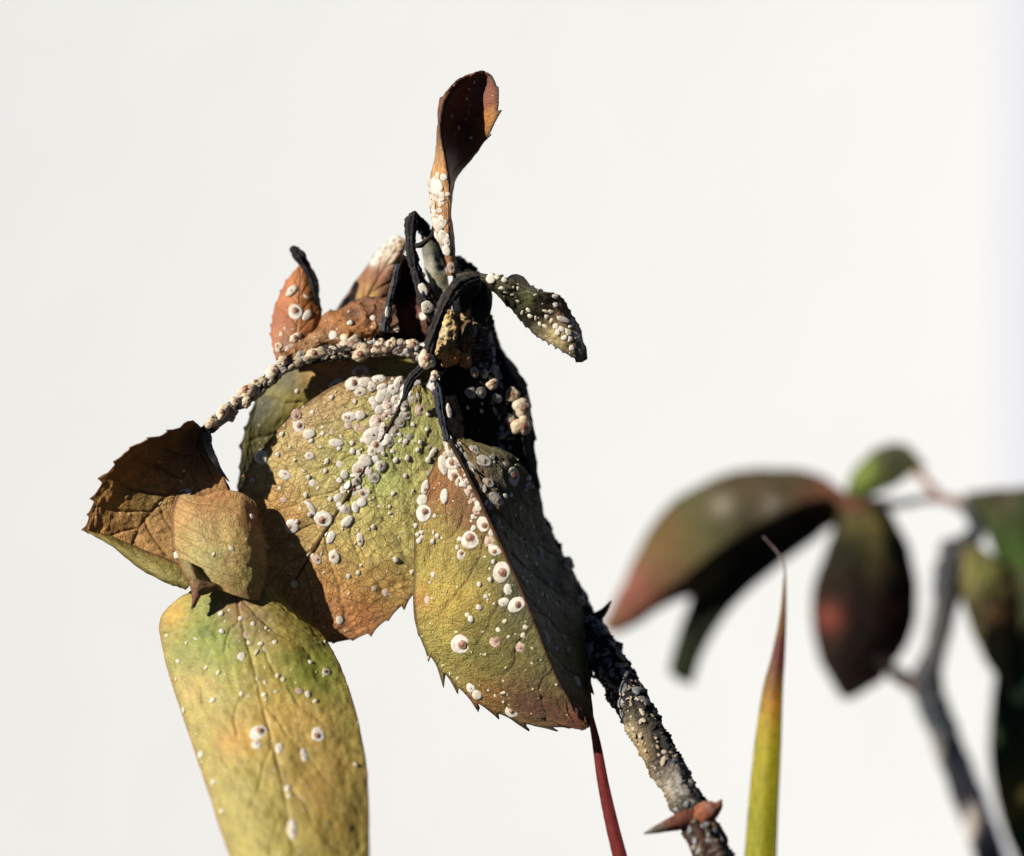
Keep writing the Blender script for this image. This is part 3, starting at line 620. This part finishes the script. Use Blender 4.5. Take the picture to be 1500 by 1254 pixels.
farleaf([[(1180, 765, 36), (1195, 775, 34), (1205, 780, 40)], [(1100, 800, 44), (1115, 822, 40), (1130, 838, 46)], [(1028, 848, 46), (1052, 868, 42), (1076, 886, 48)], [(1002, 905, 44), (1022, 918, 40), (1044, 930, 46)], [(986, 955, 40), (1004, 963, 36), (1024, 970, 42)], [(979, 984, 36), (996, 997, 34), (1014, 1004, 38)]],
        (40, 44, 34), [(1000, 970, 30, (52, 62, 40), .8)], 61, 'blurred black leaf edge ending in a hooked tip')
farleaf([[(1236, 728, 4), (1244, 732, 0), (1254, 736, 6)], [(1250, 690, 20), (1270, 706, 0), (1288, 722, 10)], [(1286, 656, 26), (1300, 682, 4), (1314, 710, 12)], [(1328, 652, 22), (1334, 672, 6), (1338, 692, 12)], [(1350, 684, 10), (1351, 688, 8), (1352, 692, 10)]],
        (88, 96, 52), [(1310, 668, 36, (72, 70, 60), .85), (1265, 695, 24, (136, 156, 74), .8)], 62, 'blurred small green leaf arching over the top of the background plant')
farleaf([[(1232, 736, 0), (1250, 730, -12), (1272, 730, -12), (1296, 738, 4)],
         [(1216, 790, 20), (1250, 790, -20), (1292, 790, -24), (1328, 798, 14)],
         [(1194, 850, 30), (1238, 850, -16), (1292, 850, -20), (1342, 862, 24)],
         [(1190, 912, 34), (1232, 915, -6), (1282, 915, -8), (1338, 920, 30)],
         [(1204, 972, 26), (1232, 980, 0), (1270, 976, 0), (1314, 966, 24)],
         [(1232, 1022, 12), (1244, 1024, 8), (1262, 1016, 8), (1290, 996, 10)]],
        (40, 30, 24), [(1280, 780, 40, (112, 104, 60), .95), (1300, 820, 26, (86, 74, 50), .7), (1235, 810, 40, (26, 28, 18), .9), (1212, 905, 22, (120, 62, 52), .9), (1326, 890, 16, (104, 60, 36), .8), (1260, 970, 50, (26, 18, 16), .9)], 63, 'blurred dark leaf hanging straight down with reddish sides')
farleaf([[(1414, 722, 0), (1420, 735, -10), (1428, 748, 0)], [(1470, 716, 20), (1466, 760, -20), (1452, 800, 10)], [(1530, 722, 30), (1520, 800, -20), (1472, 860, 20)], [(1590, 800, 40), (1550, 900, -20), (1474, 930, 24)], [(1610, 930, 46), (1560, 1000, -16), (1454, 1010, 26)], [(1600, 1080, 46), (1550, 1100, -10), (1450, 1110, 26)], [(1580, 1220, 40), (1540, 1230, 0), (1470, 1215, 20)], [(1530, 1320, 30), (1526, 1322, 26), (1520, 1322, 26)]],
        (52, 72, 40), [(1470, 745, 40, (96, 84, 68), .9), (1490, 800, 40, (70, 98, 44), .9), (1470, 900, 30, (110, 66, 56), .8, 60), (1470, 1000, 60, (34, 44, 38), .8, 120), (1480, 1170, 40, (120, 100, 50), .8)], 64, 'blurred dark green leaf hanging over the right end of the background plant')
farleaf([[(1412, 800, -20), (1420, 796, -26), (1430, 798, -20)], [(1404, 850, -10), (1430, 840, -30), (1462, 822, -16)], [(1416, 900, -6), (1440, 885, -26), (1478, 868, -10)], [(1440, 960, 0), (1456, 945, -16), (1478, 920, -4)], [(1472, 1012, 6), (1474, 1010, 4), (1478, 1006, 6)]],
        (120, 112, 72), [(1448, 835, 30, (150, 148, 84), .95), (1430, 900, 34, (44, 38, 32), .95), (1470, 900, 20, (140, 96, 60), .7)], 65, 'blurred yellowish leaf beside the knotted stem')
def farstalk(name, pts, seed, base, blobs=(), mat=M_FARBARK, label=None): return tube(name, far, [(x, y, D0 + d, r) for x, y, d, r in pts], mat, base, blobs, seed, rough=.2, seg=18, step=5, host='blurred stem', label=label)[0]
farstalk('stem', [(1404, 796, 0, 24), (1394, 840, 0, 24), (1382, 900, 0, 18), (1368, 960, 0, 17), (1358, 1002, 0, 23), (1374, 1050, 0, 22), (1400, 1120, 4, 22), (1430, 1200, 8, 22), (1452, 1260, 12, 22), (1476, 1340, 20, 19), (1506, 1450, 30, 20), (1540, 1640, 44, 22), (1566, 1950, 60, 25), (1576, 2500, 80, 29), (1570, 3500, 95, 34), (1560, 5000, 100, 40)], 70, (72, 74, 76), [(1410, 1160, 70, (236, 222, 208), 1.0), (1400, 815, 36, (70, 70, 72), .9), (1385, 1055, 34, (54, 64, 70), .9), (1378, 930, 40, (112, 108, 104), .7)])
farstalk('side_stalk', [(1270, 735, 0, 7), (1320, 738, 4, 6), (1370, 730, 4, 6), (1412, 742, 2, 9), (1432, 775, 0, 12), (1408, 800, 0, 14)], 71, (74, 78, 80), [(1385, 728, 22, (180, 140, 120), .8)])
farstalk('side_stalk', [(1342, 690, 8, 6), (1358, 708, 6, 6), (1378, 730, 4, 6)], 72, (176, 128, 108))
farstalk('side_stalk', [(1205, 708, -10, 8), (1232, 730, -8, 9), (1250, 742, -6, 13), (1276, 742, -6, 10)], 73, (128, 84, 62))
farstalk('side_stalk', [(1286, 966, 10, 10), (1310, 985, 4, 10), (1340, 1003, 0, 13), (1360, 1006, 0, 13)], 74, (40, 30, 26), [(1345, 1002, 16, (150, 118, 104), .9)])

# ------------------------------------------------------------------ two narrow blades
def blade(name, rows, label, base, blobs, seed, mat):
    g = thing(name, ground_pt(rows[-1][0], rows[-1][2]), label, 'grass blade')
    ctrl = [[(x - w / 2, y, d + w * .30), (x, y, d - w * .04), (x + w / 2, y, d - w * .02)] for x, y, d, w in rows]
    leaf('blade', g, [dict(res=(16, 260), teeth=None, relief=.6, veins=None, ctrl=ctrl)], mat, base, blobs, seed, thick=3, rimw=2, rim=tuple(int(c * .8) for c in base), host='blade')
    return g
M_BLADE = leaf_material('grass_blade', net=0.0, transl=0.2, bump=0.2, stria=True, tcol=(1, 0.8, 0.2, 1))
gb = blade('grass_blade', [(1150, 838, -180, 3), (1147, 900, -180, 10), (1140, 960, -180, 20), (1132, 1010, -180, 30), (1124, 1100, -180, 40), (1117, 1200, -180, 45), (1112, 1300, -180, 49), (1108, 1420, -180, 52), (1104, 1600, -180, 55), (1100, 1900, -180, 58), (1096, 2400, -180, 60), (1090, 3200, -180, 60), (1080, 4400, -180, 60), (1074, 5700, -180, 52), (1070, 7000, -180, 40)],
      'narrow yellow green grass blade with a dark red tip', (160, 150, 22), [(1135, 1030, 40, (184, 128, 30), .9), (1150, 860, 80, (96, 30, 34), 1.0, 90), (1140, 950, 60, (96, 28, 32), 1.0, 66), (1110, 1230, 60, (140, 138, 20), .8)], 80, M_BLADE)
tube('withered_tip', gb, [(1150, 842, -180, 1.6), (1147, 826, -180, 1.4), (1138, 808, -180, 1.2), (1118, 786, -180, .8)], M_THORN, (150, 130, 124), seed=81, seg=8)
blade('grass_blade', [(857, 985, 20, 3), (864, 1040, 26, 7), (874, 1090, 34, 13), (884, 1150, 44, 17), (897, 1210, 54, 20), (914, 1280, 64, 23), (934, 1380, 80, 26), (960, 1540, 104, 29), (984, 1800, 130, 32), (1004, 2200, 160, 34), (1018, 2900, 185, 34), (1028, 4000, 200, 34), (1034, 5100, 200, 32), (1040, 6250, 200, 30)],
      'narrow dark red grass blade rising beside the main stem', (122, 44, 42), [(862, 1030, 30, (190, 110, 92), .8)], 82, M_BLADE)

# ------------------------------------------------------------------ wax crust on the bark (too many to count)
def scatter_domes(name, parent, items, mat, flat=1.0):
    kit = [dome_mesh([(0.9, -0.5), (1.0, 0.15), (0.8, 0.62), (0.45, 0.92)], 9, 0.75, 0.16, 5 + k, .2) for k in range(4)]
    vs, fs = [], []; off = 0
    for p, n, r in items:
        v0, f0 = random.choice(kit); n = Vector(n).normalized(); a = n.orthogonal().normalized(); b = n.cross(a); k = random.uniform(0, 6.3); e = random.uniform(.7, 1.25)
        a, b = a * math.cos(k) + b * math.sin(k), b * math.cos(k) - a * math.sin(k)
        Mx = np.array([a * e, b / e, n * random.uniform(.35, .75) * flat]) * r * UNIT
        vs.append(v0 @ Mx + np.asarray(p)); fs.append(f0 + off); off += len(v0)
    o = mesh_obj(name, np.concatenate(vs), np.concatenate(fs), mat, parent); o['kind'] = 'stuff'; return o
def crust(c, r, A, B, s0, s1, n, rmin, rmax, depthsink=0.1, front=False):
    s = np.r_[0, np.cumsum(np.linalg.norm(np.diff(c, axis=0), axis=1))]; out = []
    for _ in range(n):
        y = random.uniform(s0, s1); i = int(np.searchsorted(s, y)); i = min(max(i, 1), len(c) - 1); th = random.uniform(0, 6.283)
        d = A[i] * math.cos(th) + B[i] * math.sin(th); rad = rmin + (rmax - rmin) * random.random() ** 2.2
        p = c[i] + d * (r[i] - rad * depthsink); q = W(np.stack([p, p + d]))
        out.append((q[0], q[1] - q[0], rad))
    return out
M_SPECK = wax_material('pale_specks', (0.26, 0.22, 0.12, 1), (0.46, 0.41, 0.30, 1))
M_PALE = wax_material('pale_crust', (0.20, 0.14, 0.08, 1), (0.42, 0.37, 0.30, 1), 0.8)
M_WAXC = wax_material('waxy_crust', (0.30, 0.25, 0.19, 1), (0.52, 0.49, 0.43, 1), 0.8)
M_CRUST = wax_material('bark_crust', (0.05, 0.052, 0.052, 1), (0.27, 0.26, 0.24, 1), 0.8)
for nd in list(M_CRUST.node_tree.nodes) + list(M_PALE.node_tree.nodes) + list(M_SPECK.node_tree.nodes) + list(M_WAXC.node_tree.nodes):
    if nd.type == 'TEX_NOISE': nd.inputs['Scale'].default_value = 700 if nd.inputs['Scale'].default_value < 3 else 2500
scatter_domes('scale_crust', stem, crust(sc, sr, sA, sB, 60, 740, 600, 2, 10), M_CRUST, 0.8)
scatter_domes('scale_crust', stem, crust(sc, sr, sA, sB, 520, 850, 230, 1.5, 7), M_PALE, 0.7)
scatter_domes('scale_crust', stem, crust(sc, sr, sA, sB, 850, 1060, 400, 1.0, 5), M_CRUST)
scatter_domes('scale_crust', twig, crust(tc, tr_, tA, tB, 40, 400, 260, 1.5, 6), M_CRUST)
scatter_domes('scale_crust', twig, crust(tc, tr_, tA, tB, 30, 400, 330, 2.0, 8), M_PALE)

# ------------------------------------------------------------------ scale insects, one by one
vv, ff, owner = [], [], []; off = 0
for h, v, f in HOSTS:
    if h.startswith('blurred') or h == 'blade': continue
    vv += v.tolist(); ff += (f + off).tolist(); owner += [h] * len(f); off += len(v)
BVH = BVHTree.FromPolygons(vv, ff)
EYE = Vector((0, -DIST, CAM_H))
def cast(x, y, skip=()):
    tgt = Vector(W((x, y, 0))); d = (tgt - EYE).normalized(); o = EYE.copy()
    for _ in range(6):
        p, n, i, _d = BVH.ray_cast(o, d)
        if p is None: return None
        if owner[i] in skip: o = p + d * 2e-5; continue
        return p, (n if n.dot(d) < 0 else -n), owner[i]
    return None
SH = {}
for k in range(5):
    SH['r', k] = mk('shield', *dome_mesh(SHIELD, 28, 0.30, 0.045, 100 + k, .25), M_WAX)
    SH['o', k] = mk('shield', *dome_mesh(LONG, 24, 0.32, 0.07, 120 + k, .3), M_WAX)
    SH['p', k] = mk('shield', *dome_mesh(SHIELD, 24, 0.28, 0.07, 140 + k, .3), M_PINK)
    SH['c', k] = mk('shield', *dome_mesh(BALL, 22, 0.66, 0.16, 160 + k, .3), M_CREAM)
    SH['d', k] = mk('shield', *dome_mesh(BALL, 12, 0.62, 0.14, 180 + k, .2), M_WAX)
    SH['g', k] = mk('shield', *dome_mesh(SHIELD, 24, 0.32, 0.08, 200 + k, .3), M_GREY)
    SH['t', k] = mk('brown_centre', *dome_mesh(NIP, 14, 0.45, 0.12, 240 + k, .1), M_TANC)
    SH['n', k] = mk('brown_centre', *dome_mesh(NIP, 14, 0.55, 0.08, 220 + k, .1), M_BROWN)
WHAT = {'r': ('white brown-centred scale insect', 'ringed white scale insects'), 'o': ('oval white scale insect shell', 'oval white scale insects'), 'p': ('pinkish ringed scale insect', 'pinkish scale insects'),
        'c': ('plump cream coloured scale insect', 'cream scale insects'), 'd': ('tiny white young scale insect', 'young scale insects'), 'g': ('grey ringed scale insect', 'grey scale insects')}
WHERE = {'centre leaf': 'on the broad leaf', 'folded leaf': 'on the folded leaf', 'long hanging leaf': 'on the long hanging leaf', 'curled leaf': 'on the curled cupped leaf',
         'upright leaf': 'on the upright spoon shaped leaf', 'twisted leaf': 'on the twisted leaf', 'orange leaf': 'on the orange upright leaf', 'crumpled leaf': 'on the crumpled brown leaf', 'waxy edged leaf': 'on the pale-edged leaf',
         'hollow dead leaf': 'on the black leaf under the arch', 'shrivelled strip': 'on the grey shrivelled strip', 'half hidden leaf': 'on the olive leaf behind the broad leaf', 'blackened leaf': 'on the blackened leaf', 'black hanging leaf': 'on the black leaf beside the stem',
         'stem': 'on the main stem', 'side twig': 'on the side twig', 'petiole': 'on a sooty leaf stalk', 'thorn': 'on the bark of the main stem', 'midrib': 'on a leaf midrib'}
# x, y, radius, kind, length ratio, turn of the long axis (degrees clockwise)
B = '''434 608 9 p;438 624 10 r;453 636 10 o 1.3 -25;413 636 4 d;458 604 4 d;473 626 3 d;473 635 4 d 1.3 90;486 633 4 p;493 649 12 o 1.8 5;497 657 4 d;456 646 4 d;454 668 8 o 1.3 10;432 674 3 d;407 666 4 d;383 670 11 o 1.1;389 674 5 d;
418 696 11 o 1.5 25;477 690 4 d;498 680 6 o;505 695 7 o;435 573 4 d;471 573 3 d;486 582 4 d;508 612 8 o 1.3;479 675 4 d;492 563 13 o 1.9 -40;
517 562 12 r;535 560 11 o 1.4 -5;555 557 12 o 1.5 -5;528 573 11 o 1.3 20;520 588 4 d;546 587 7 o;556 584 7 o;565 578 14 o 1.2 -40;576 570 12 o 1.3 -50;584 560 10 o 1.5 -60;580 585 9 o;572 598 10 p 1.3 80;565 608 9 p;553 616 10 p;513 611 12 o 1.5 -15;528 608 8 o;
523 626 6 p;510 623 6 p;533 630 6 p;562 626 8 o 1.6 80;545 637 14 o 1.3 -30;550 652 14 r 1.2 60;516 649 4 d;517 661 5 d;535 675 11 o 1.2 30;527 690 13 r 1.2 60;594 608 9 g;591 594 8 g;585 618 9 g;577 632 9 g;570 648 8 g;562 665 4 d;575 661 4 d;558 683 9 o;
548 700 9 g;580 674 5 d;597 671 5 d;586 637 4 d;587 646 4 d;594 647 5 d;612 659 4 d;616 648 4 d;626 629 4 d;605 622 4 d;628 606 5 d;615 600 9 p;629 655 3 d;634 664 11 o 2.4 -55;628 674 5 d;604 585 6 g;
370 703 4 d;452 699 4 d;458 708 6 o;448 725 4 d;449 736 4 d;484 731 4 d;474 760 14 r;454 754 4 d;428 771 11 o;435 764 4 d;485 787 11 o 1.7 -65;504 768 5 d;509 764 11 o 1.6 -50;490 816 11 o 1.3 70;464 820 8 p;458 814 4 d;415 732 5 p;476 781 2.5 d;
523 705 7 r;517 718 9 r;533 722 9 r;530 736 8 o;521 743 9 o 1.6 80;507 747 7 g;528 790 11 o 2.0 85;576 723 4 d;547 772 4 d;571 742 3 d;571 752 3 d;580 820 5 d;529 828 3 d;525 839 4 d;511 844 4 d;604 838 4 d;594 697 4 d;432 855 7 o;498 908 8 o 1.4 80;548 862 4 p;565 868 6 p;
600 640 3 d;541 720 3 d;556 742 3 d;505 720 3 d;395 690 3 d;425 655 3 d;470 655 3 d;500 640 3 d;445 690 3 d;410 715 3 d;466 715 3 d;440 745 3 d;
656 656 10 o 2.2 80;664 664 9 o 1.8 75;650 681 16 o 2.0 80;663 678 11 r;668 694 14 r;676 705 9 o 1.3 60;651 727 12 o 1.8 95;686 722 9 p;690 735 5 p;629 693 5 p;623 714 12 o 2.0 105;619 733 10 o 1.2 100;621 752 13 r;637 756 4 d;698 748 7 p;693 757 4 d;708 768 12 r 1.2 70;
671 655 7 g 1.8 80;694 660 9 g;681 669 6 g;709 675 12 g 1.3 10;720 670 6 g;689 686 12 g 1.5 60;715 707 10 g 1.4 10;740 681 5 g;752 698 14 r 1.2 80;704 715 8 g 1.5 50;726 731 14 g 1.6 25;740 727 5 d;748 725 4 d;716 741 11 g 1.4 60;727 764 11 g 1.6 70;
609 770 4 d;612 783 4 d;618 780 4 d;614 792 5 d;618 787 4 d;635 780 3.5 d;641 785 4 d;634 793 4 d;690 791 15 r;694 774 5 d;674 790 5 d;670 802 4 d;676 812 9 r 1.3 -60;717 792 9 p;724 806 9 r;723 823 4 d;735 838 17 r 1.3 -65;744 863 9 o 1.5 100;738 882 9 o 1.4 -20;757 886 14 r 1.3 -30;
635 842 5 d;702 856 4 d;718 849 4 d;712 874 4 d;702 890 5 d;685 901 4 d;690 907 5 d;740 910 4 d;626 879 6 p;675 944 16 r;669 926 3 d;725 940 9 p;730 923 4 d;763 948 8 p;767 931 5 d;770 919 4 d;690 1008 8 o;699 1018 8 o;737 1015 4 d;750 1042 11 r;745 933 3 d;799 935 12 g 1.5 80;845 998 10 o 1.6 90;
774 700 5 d;772 713 8 g 1.6 -50;779 713 3 d;762 744 4 d;755 755 3 d;790 808 11 g 1.6 60;763 788 3 d;770 815 4 d 2 90;785 826 4 g;779 843 3 d;765 847 4 d;771 852 4 d;807 855 3 d;794 871 4 d;801 874 4 d;788 883 4 d;816 885 4 d;803 914 4 d;826 932 3 d;832 952 4 d;815 950 3 d;805 900 3 d;
324 899 4.5 d;353 906 4.5 d;325 925 4.5 d;287 936 3 d;273 942 3 d;244 931 3 d;261 969 4 d;354 962 7 o;361 930 6 p;382 943 4 d;387 951 5 p;302 978 3 d;320 985 4 d;371 914 4 d;390 920 3 d;403 941 4 d;455 970 4 d;478 985 6.5 r;407 990 4 d;415 995 4 d;438 1012 6 p;451 1017 6 o 1.5 80;462 1027 4 d;312 1026 5 d;
269 1040 4 d;380 1075 14 r;376 1091 8 o;409 1096 9 o 1.6 90;446 1107 12 o 2 85;466 1077 13 r 1.4 85;294 1105 6 o 1.3 80;313 1146 5 d;325 1188 4 d;428 1215 17 o 2.6 82;421 1155 6 o 1.6 90;423 1166 4 d;521 1120 4 d;354 1017 4 d;387 1018 4 d;405 1013 3 d;377 995 3 d;388 1000 3 d;376 955 4 d;365 942 4 d;
271 722 10 r;313 812 3 d;339 803 4 d;369 757 5 d;259 813 6 o;235 737 3 d;427 426 11 o 1.8 -50;433 457 13 r 1.3 75;450 462 10 o 1.7 -60;449 435 4 d;412 490 4 d;
409 509 8 c;433 495 10 c 1.5 -30;464 518 17 c 2.0 0;440 520 7 g;425 511 8 g;415 528 7 c;400 543 9 c;512 503 18 c 1.15 0;530 519 15 c 1.5 -15;513 473 4.5 d;488 491 7 o;547 466 5 d;533 509 6 c;548 513 5 c;557 502 7 c;574 503 9 c;605 505 10 c;590 503 4 d;625 527 14 c;568 457 10 o 2.5 100;580 480 8 o 1.6 70;530 545 13 c;
385 551 14 c 1.2 -20;362 574 14 c;360 590 9 c;345 588 8 c;327 603 14 c 1.6 -50;310 620 10 c 1.3 -40;396 546 8 o;395 562 4 d;375 562 7 c;338 612 7 c;
620 424 11 o 1.7 60;626 450 10 o;620 462 8 o;661 392 9 p 1.6 85;640 275 13 o 1.1;634 292 8 o 1.4 80;642 330 11 o 1.4 80;650 347 11 o 1.5 60;654 367 9 o 1.4 70;650 260 6 o;636 312 6 o;656 285 4 d;645 300 4 d;
637 551 8 c;635 566 6 o;658 602 12 o 2.8 80;695 545 8 c;709 547 8 c;721 563 9 c;725 548 6 c 2 80;750 578 12 c;776 570 14 c;765 598 16 c;764 624 16 c;748 618 13 c 1.5 80;705 602 3.5 d;685 597 3 d;770 585 7 c;690 575 10 g;705 575 9 g;728 583 8 g;832 826 11 c;850 880 8 c;
719 408 8 o;728 406 4 d;739 410 5 d;759 422 3.5 d;750 431 4 d;759 441 4 d;774 454 4.5 o;777 463 4.5 d;800 456 4 d;808 456 5 o;801 464 4.5 d;814 434 5 d;814 446 5 d;820 445 4 d;791 475 4 d;798 478 4 d;825 468 11 o 2.6 20;838 471 7 o 1.8 70;836 478 4.5 d;843 478 4 d;814 478 5 o;817 487 5 d;833 487 5 o;
843 494 9 o;835 497 5 d;827 495 5 d;838 510 5 d;849 515 4 d;822 482 5 o;808 470 4 d;735 422 4 d;742 428 4 d;765 458 4 d;785 466 4 d;
636 268 9 o 1.5 80;647 322 8 o 1.6 70;655 355 8 o 1.6 75;648 286 5 o;640 345 7 o 1.5 60;570 575 8 o;560 568 9 o 1.4 -20;588 572 8 o 1.4 -60;568 588 8 o;556 600 8 o;545 566 8 o;540 645 7 o;556 640 8 o;546 662 8 o;540 690 7 o;578 353 11 o 1.4 -35;566 363 10 o 1.4 -40;555 374 9 o 1.4 -45;548 384 7 o;588 357 8 c;572 372 6 o;600 640 6 g;687 130 2.5 d;684 145 2.5 d;662 170 2.5 d;672 187 3 d;690 202 2.5 d'''
bugs = []
for tok in B.replace('\n', '').split(';'):
    if not tok.strip(): continue
    q = tok.split(); x, y, r = map(float, q[:3]); bugs.append((r, x, y, q[3], float(q[4]) if len(q) > 4 else random.uniform(1, 1.18), float(q[5]) if len(q) > 5 else random.uniform(0, 180)))
bugs.sort(key=lambda b: -b[0])
placed, specks = [], []; seen = {}
RIB = {'centre leaf': spline(np.array(mids[0]), 60), 'folded leaf': spline(np.array(mids[1] + [(858, 1068, -36, .5)]), 60), 'long hanging leaf': spline(np.array([(346, 846), (366, 954), (388, 1046), (410, 1130), (426, 1220), (440, 1330)], float), 60)}
HALF = {'centre leaf': ('tan half', 'green half'), 'folded leaf': ('sunlit half', 'dark half'), 'long hanging leaf': ('greener half', 'browner half')}
for r, x, y, kind, asp, ang in bugs:
    skip = ('midrib',) if kind in 'd' else ()
    h = cast(x, y, skip)
    if h is None: print('no host for', x, y); continue
    p, n, host = h; ns = n.copy()
    for k in range(8):
        g = cast(x + math.cos(k * .785) * r * .8, y + math.sin(k * .785) * r * .8, skip)
        if g and g[2] == host: ns += g[1]
    n = ns.normalized(); v = (p - EYE).normalized()
    n = (n - v * 0.25).normalized()
    if len(placed) >= 300: specks.append((p, n, r)); continue
    a = math.radians(ang); ax = Vector((math.cos(a), 0, -math.sin(a))); ax = (ax - n * ax.dot(n)).normalized(); ay = n.cross(ax)
    o = bpy.data.objects.new('scale_insect', SH[kind, random.randrange(5)]); COL.objects.link(o)
    big = r * UNIT * (DIST + p.y) / DIST; hh = big / asp ** .5 * random.uniform(.85, 1.15)
    M = Matrix((ax * big, ay * big / asp, n * hh)).transposed().to_4x4(); M.translation = p - n * hh * .04
    o.matrix_world = M
    if kind in 'rpgc' and r >= 6.5 or (kind == 'o' and r >= 8 and random.random() < .45):
        c = bpy.data.objects.new('brown_centre', SH['n' if kind in 'rc' else 't', random.randrange(5)]); COL.objects.link(c); c.parent = o
        f = random.uniform(.38, .52) if kind != 'o' else random.uniform(.25, .4); zz = {'r': .21, 'p': .19, 'g': .22, 'c': .60, 'o': .25}[kind]
        c.location = (random.uniform(-.22, .22), random.uniform(-.22, .22), zz); c.scale = (f / asp ** .5, f * asp ** .5, .42)
    where = WHERE[host]; at = ''
    if host in RIB:
        P = RIB[host]; dd = [math.hypot(x - q[0], y - q[1]) for q in P]; j = int(np.argmin(dd)); t = j / (len(P) - 1)
        at = ' close to the stalk' if t < .14 else ' near the tip' if t > .84 else ' touching the midrib' if dd[j] < r + 4 else None
        if at is None:
            lf = x < P[j][0] + (0 if host != 'centre leaf' else 0)
            half = HALF[host][0 if lf else 1]; edge = dd[j] > 75
            at = (', edge of ' if edge else ', stalk end of ' if t < .45 else ', tip end of ') + half
    if host == 'side twig': at = ' near the curled leaf' if x < 352 else ' at its bend' if x < 405 else ' below the orange leaf' if x < 480 else ' below the crumpled leaf' if x < 560 else ' near the main stem'
    if host == 'twisted leaf': at = ', stalk end' if x < 770 else ', dark middle' if x < 812 else ', brown tip'
    size = '' if kind == 'd' else 'big ' if r >= 13 else 'small ' if r < 7.5 else ''
    what = size + ('long ' if asp >= 1.55 else '') + WHAT[kind][0]
    if kind == 'd' and r < 4: what = 'pinpoint ' + what.replace('tiny ', '')
    key = what + ' ' + where + at; seen.setdefault(key, []).append(r)
    o['label'] = key; o['category'] = 'scale insect'; o['group'] = WHAT[kind][1] + ' ' + where
    placed.append((o, key, r))
for key, rs in seen.items():                       # the clearly largest of a set is named as such
    if len(rs) > 1 and rs[0] > 1.12 * rs[1]:
        o = [o for o, k, r in placed if k == key and r == rs[0]][0]; o['label'] = 'largest ' + o['label']
# merged waxy crust along the midribs and on the upright leaf
def crust_on(leaf_i, pts, n, spread, rmin, rmax, ok):
    ob = [o for o in plant.children if o.name.startswith('leaf')][leaf_i]; it = []
    for _ in range(n):
        t = random.random() ** 1.6; i = int(t * (len(pts) - 1)); x, y = pts[i][0] + random.gauss(0, spread) - spread * .5, pts[i][1] + random.gauss(0, spread)
        h = cast(x, y, ('midrib', 'petiole'))
        if h and h[2] == ok: it.append((h[0], h[1], random.uniform(rmin, rmax)))
    if it: scatter_domes('wax_crust', ob, it, M_WAXC, 0.45)
crust_on(0, RIB['centre leaf'][2:40], 66, 13, 3, 8, 'centre leaf')
crust_on(1, RIB['folded leaf'][1:26], 34, 9, 3, 7, 'folded leaf')
crust_on(4, [(640, 265 + 4 * k) for k in range(28)], 60, 7, 3, 8, 'upright leaf')
# young ones past the limit, and dust-like crawlers on the leaves
for x0, x1, y0, y1, n in ((370, 650, 570, 880, 170), (610, 860, 660, 1050, 190), (250, 530, 890, 1250, 110), (720, 850, 415, 525, 60), (400, 560, 440, 530, 30), (130, 390, 640, 870, 25), (645, 725, 120, 240, 10), (690, 780, 480, 660, 20)):
    for _ in range(n):
        h = cast(random.uniform(x0, x1), random.uniform(y0, y1))
        if h and h[2] not in ('petiole', 'midrib', 'stem', 'thorn', 'side twig'): specks.append((h[0], h[1], random.choice((0.9, 1.1, 1.3, 1.6, 2.2))))
s_ = scatter_domes('scale_insect_crawlers', None, specks, M_SPECK)
tag(s_, 'countless tiny white crawlers sprinkled over the leaves', 'insects', kind='stuff')
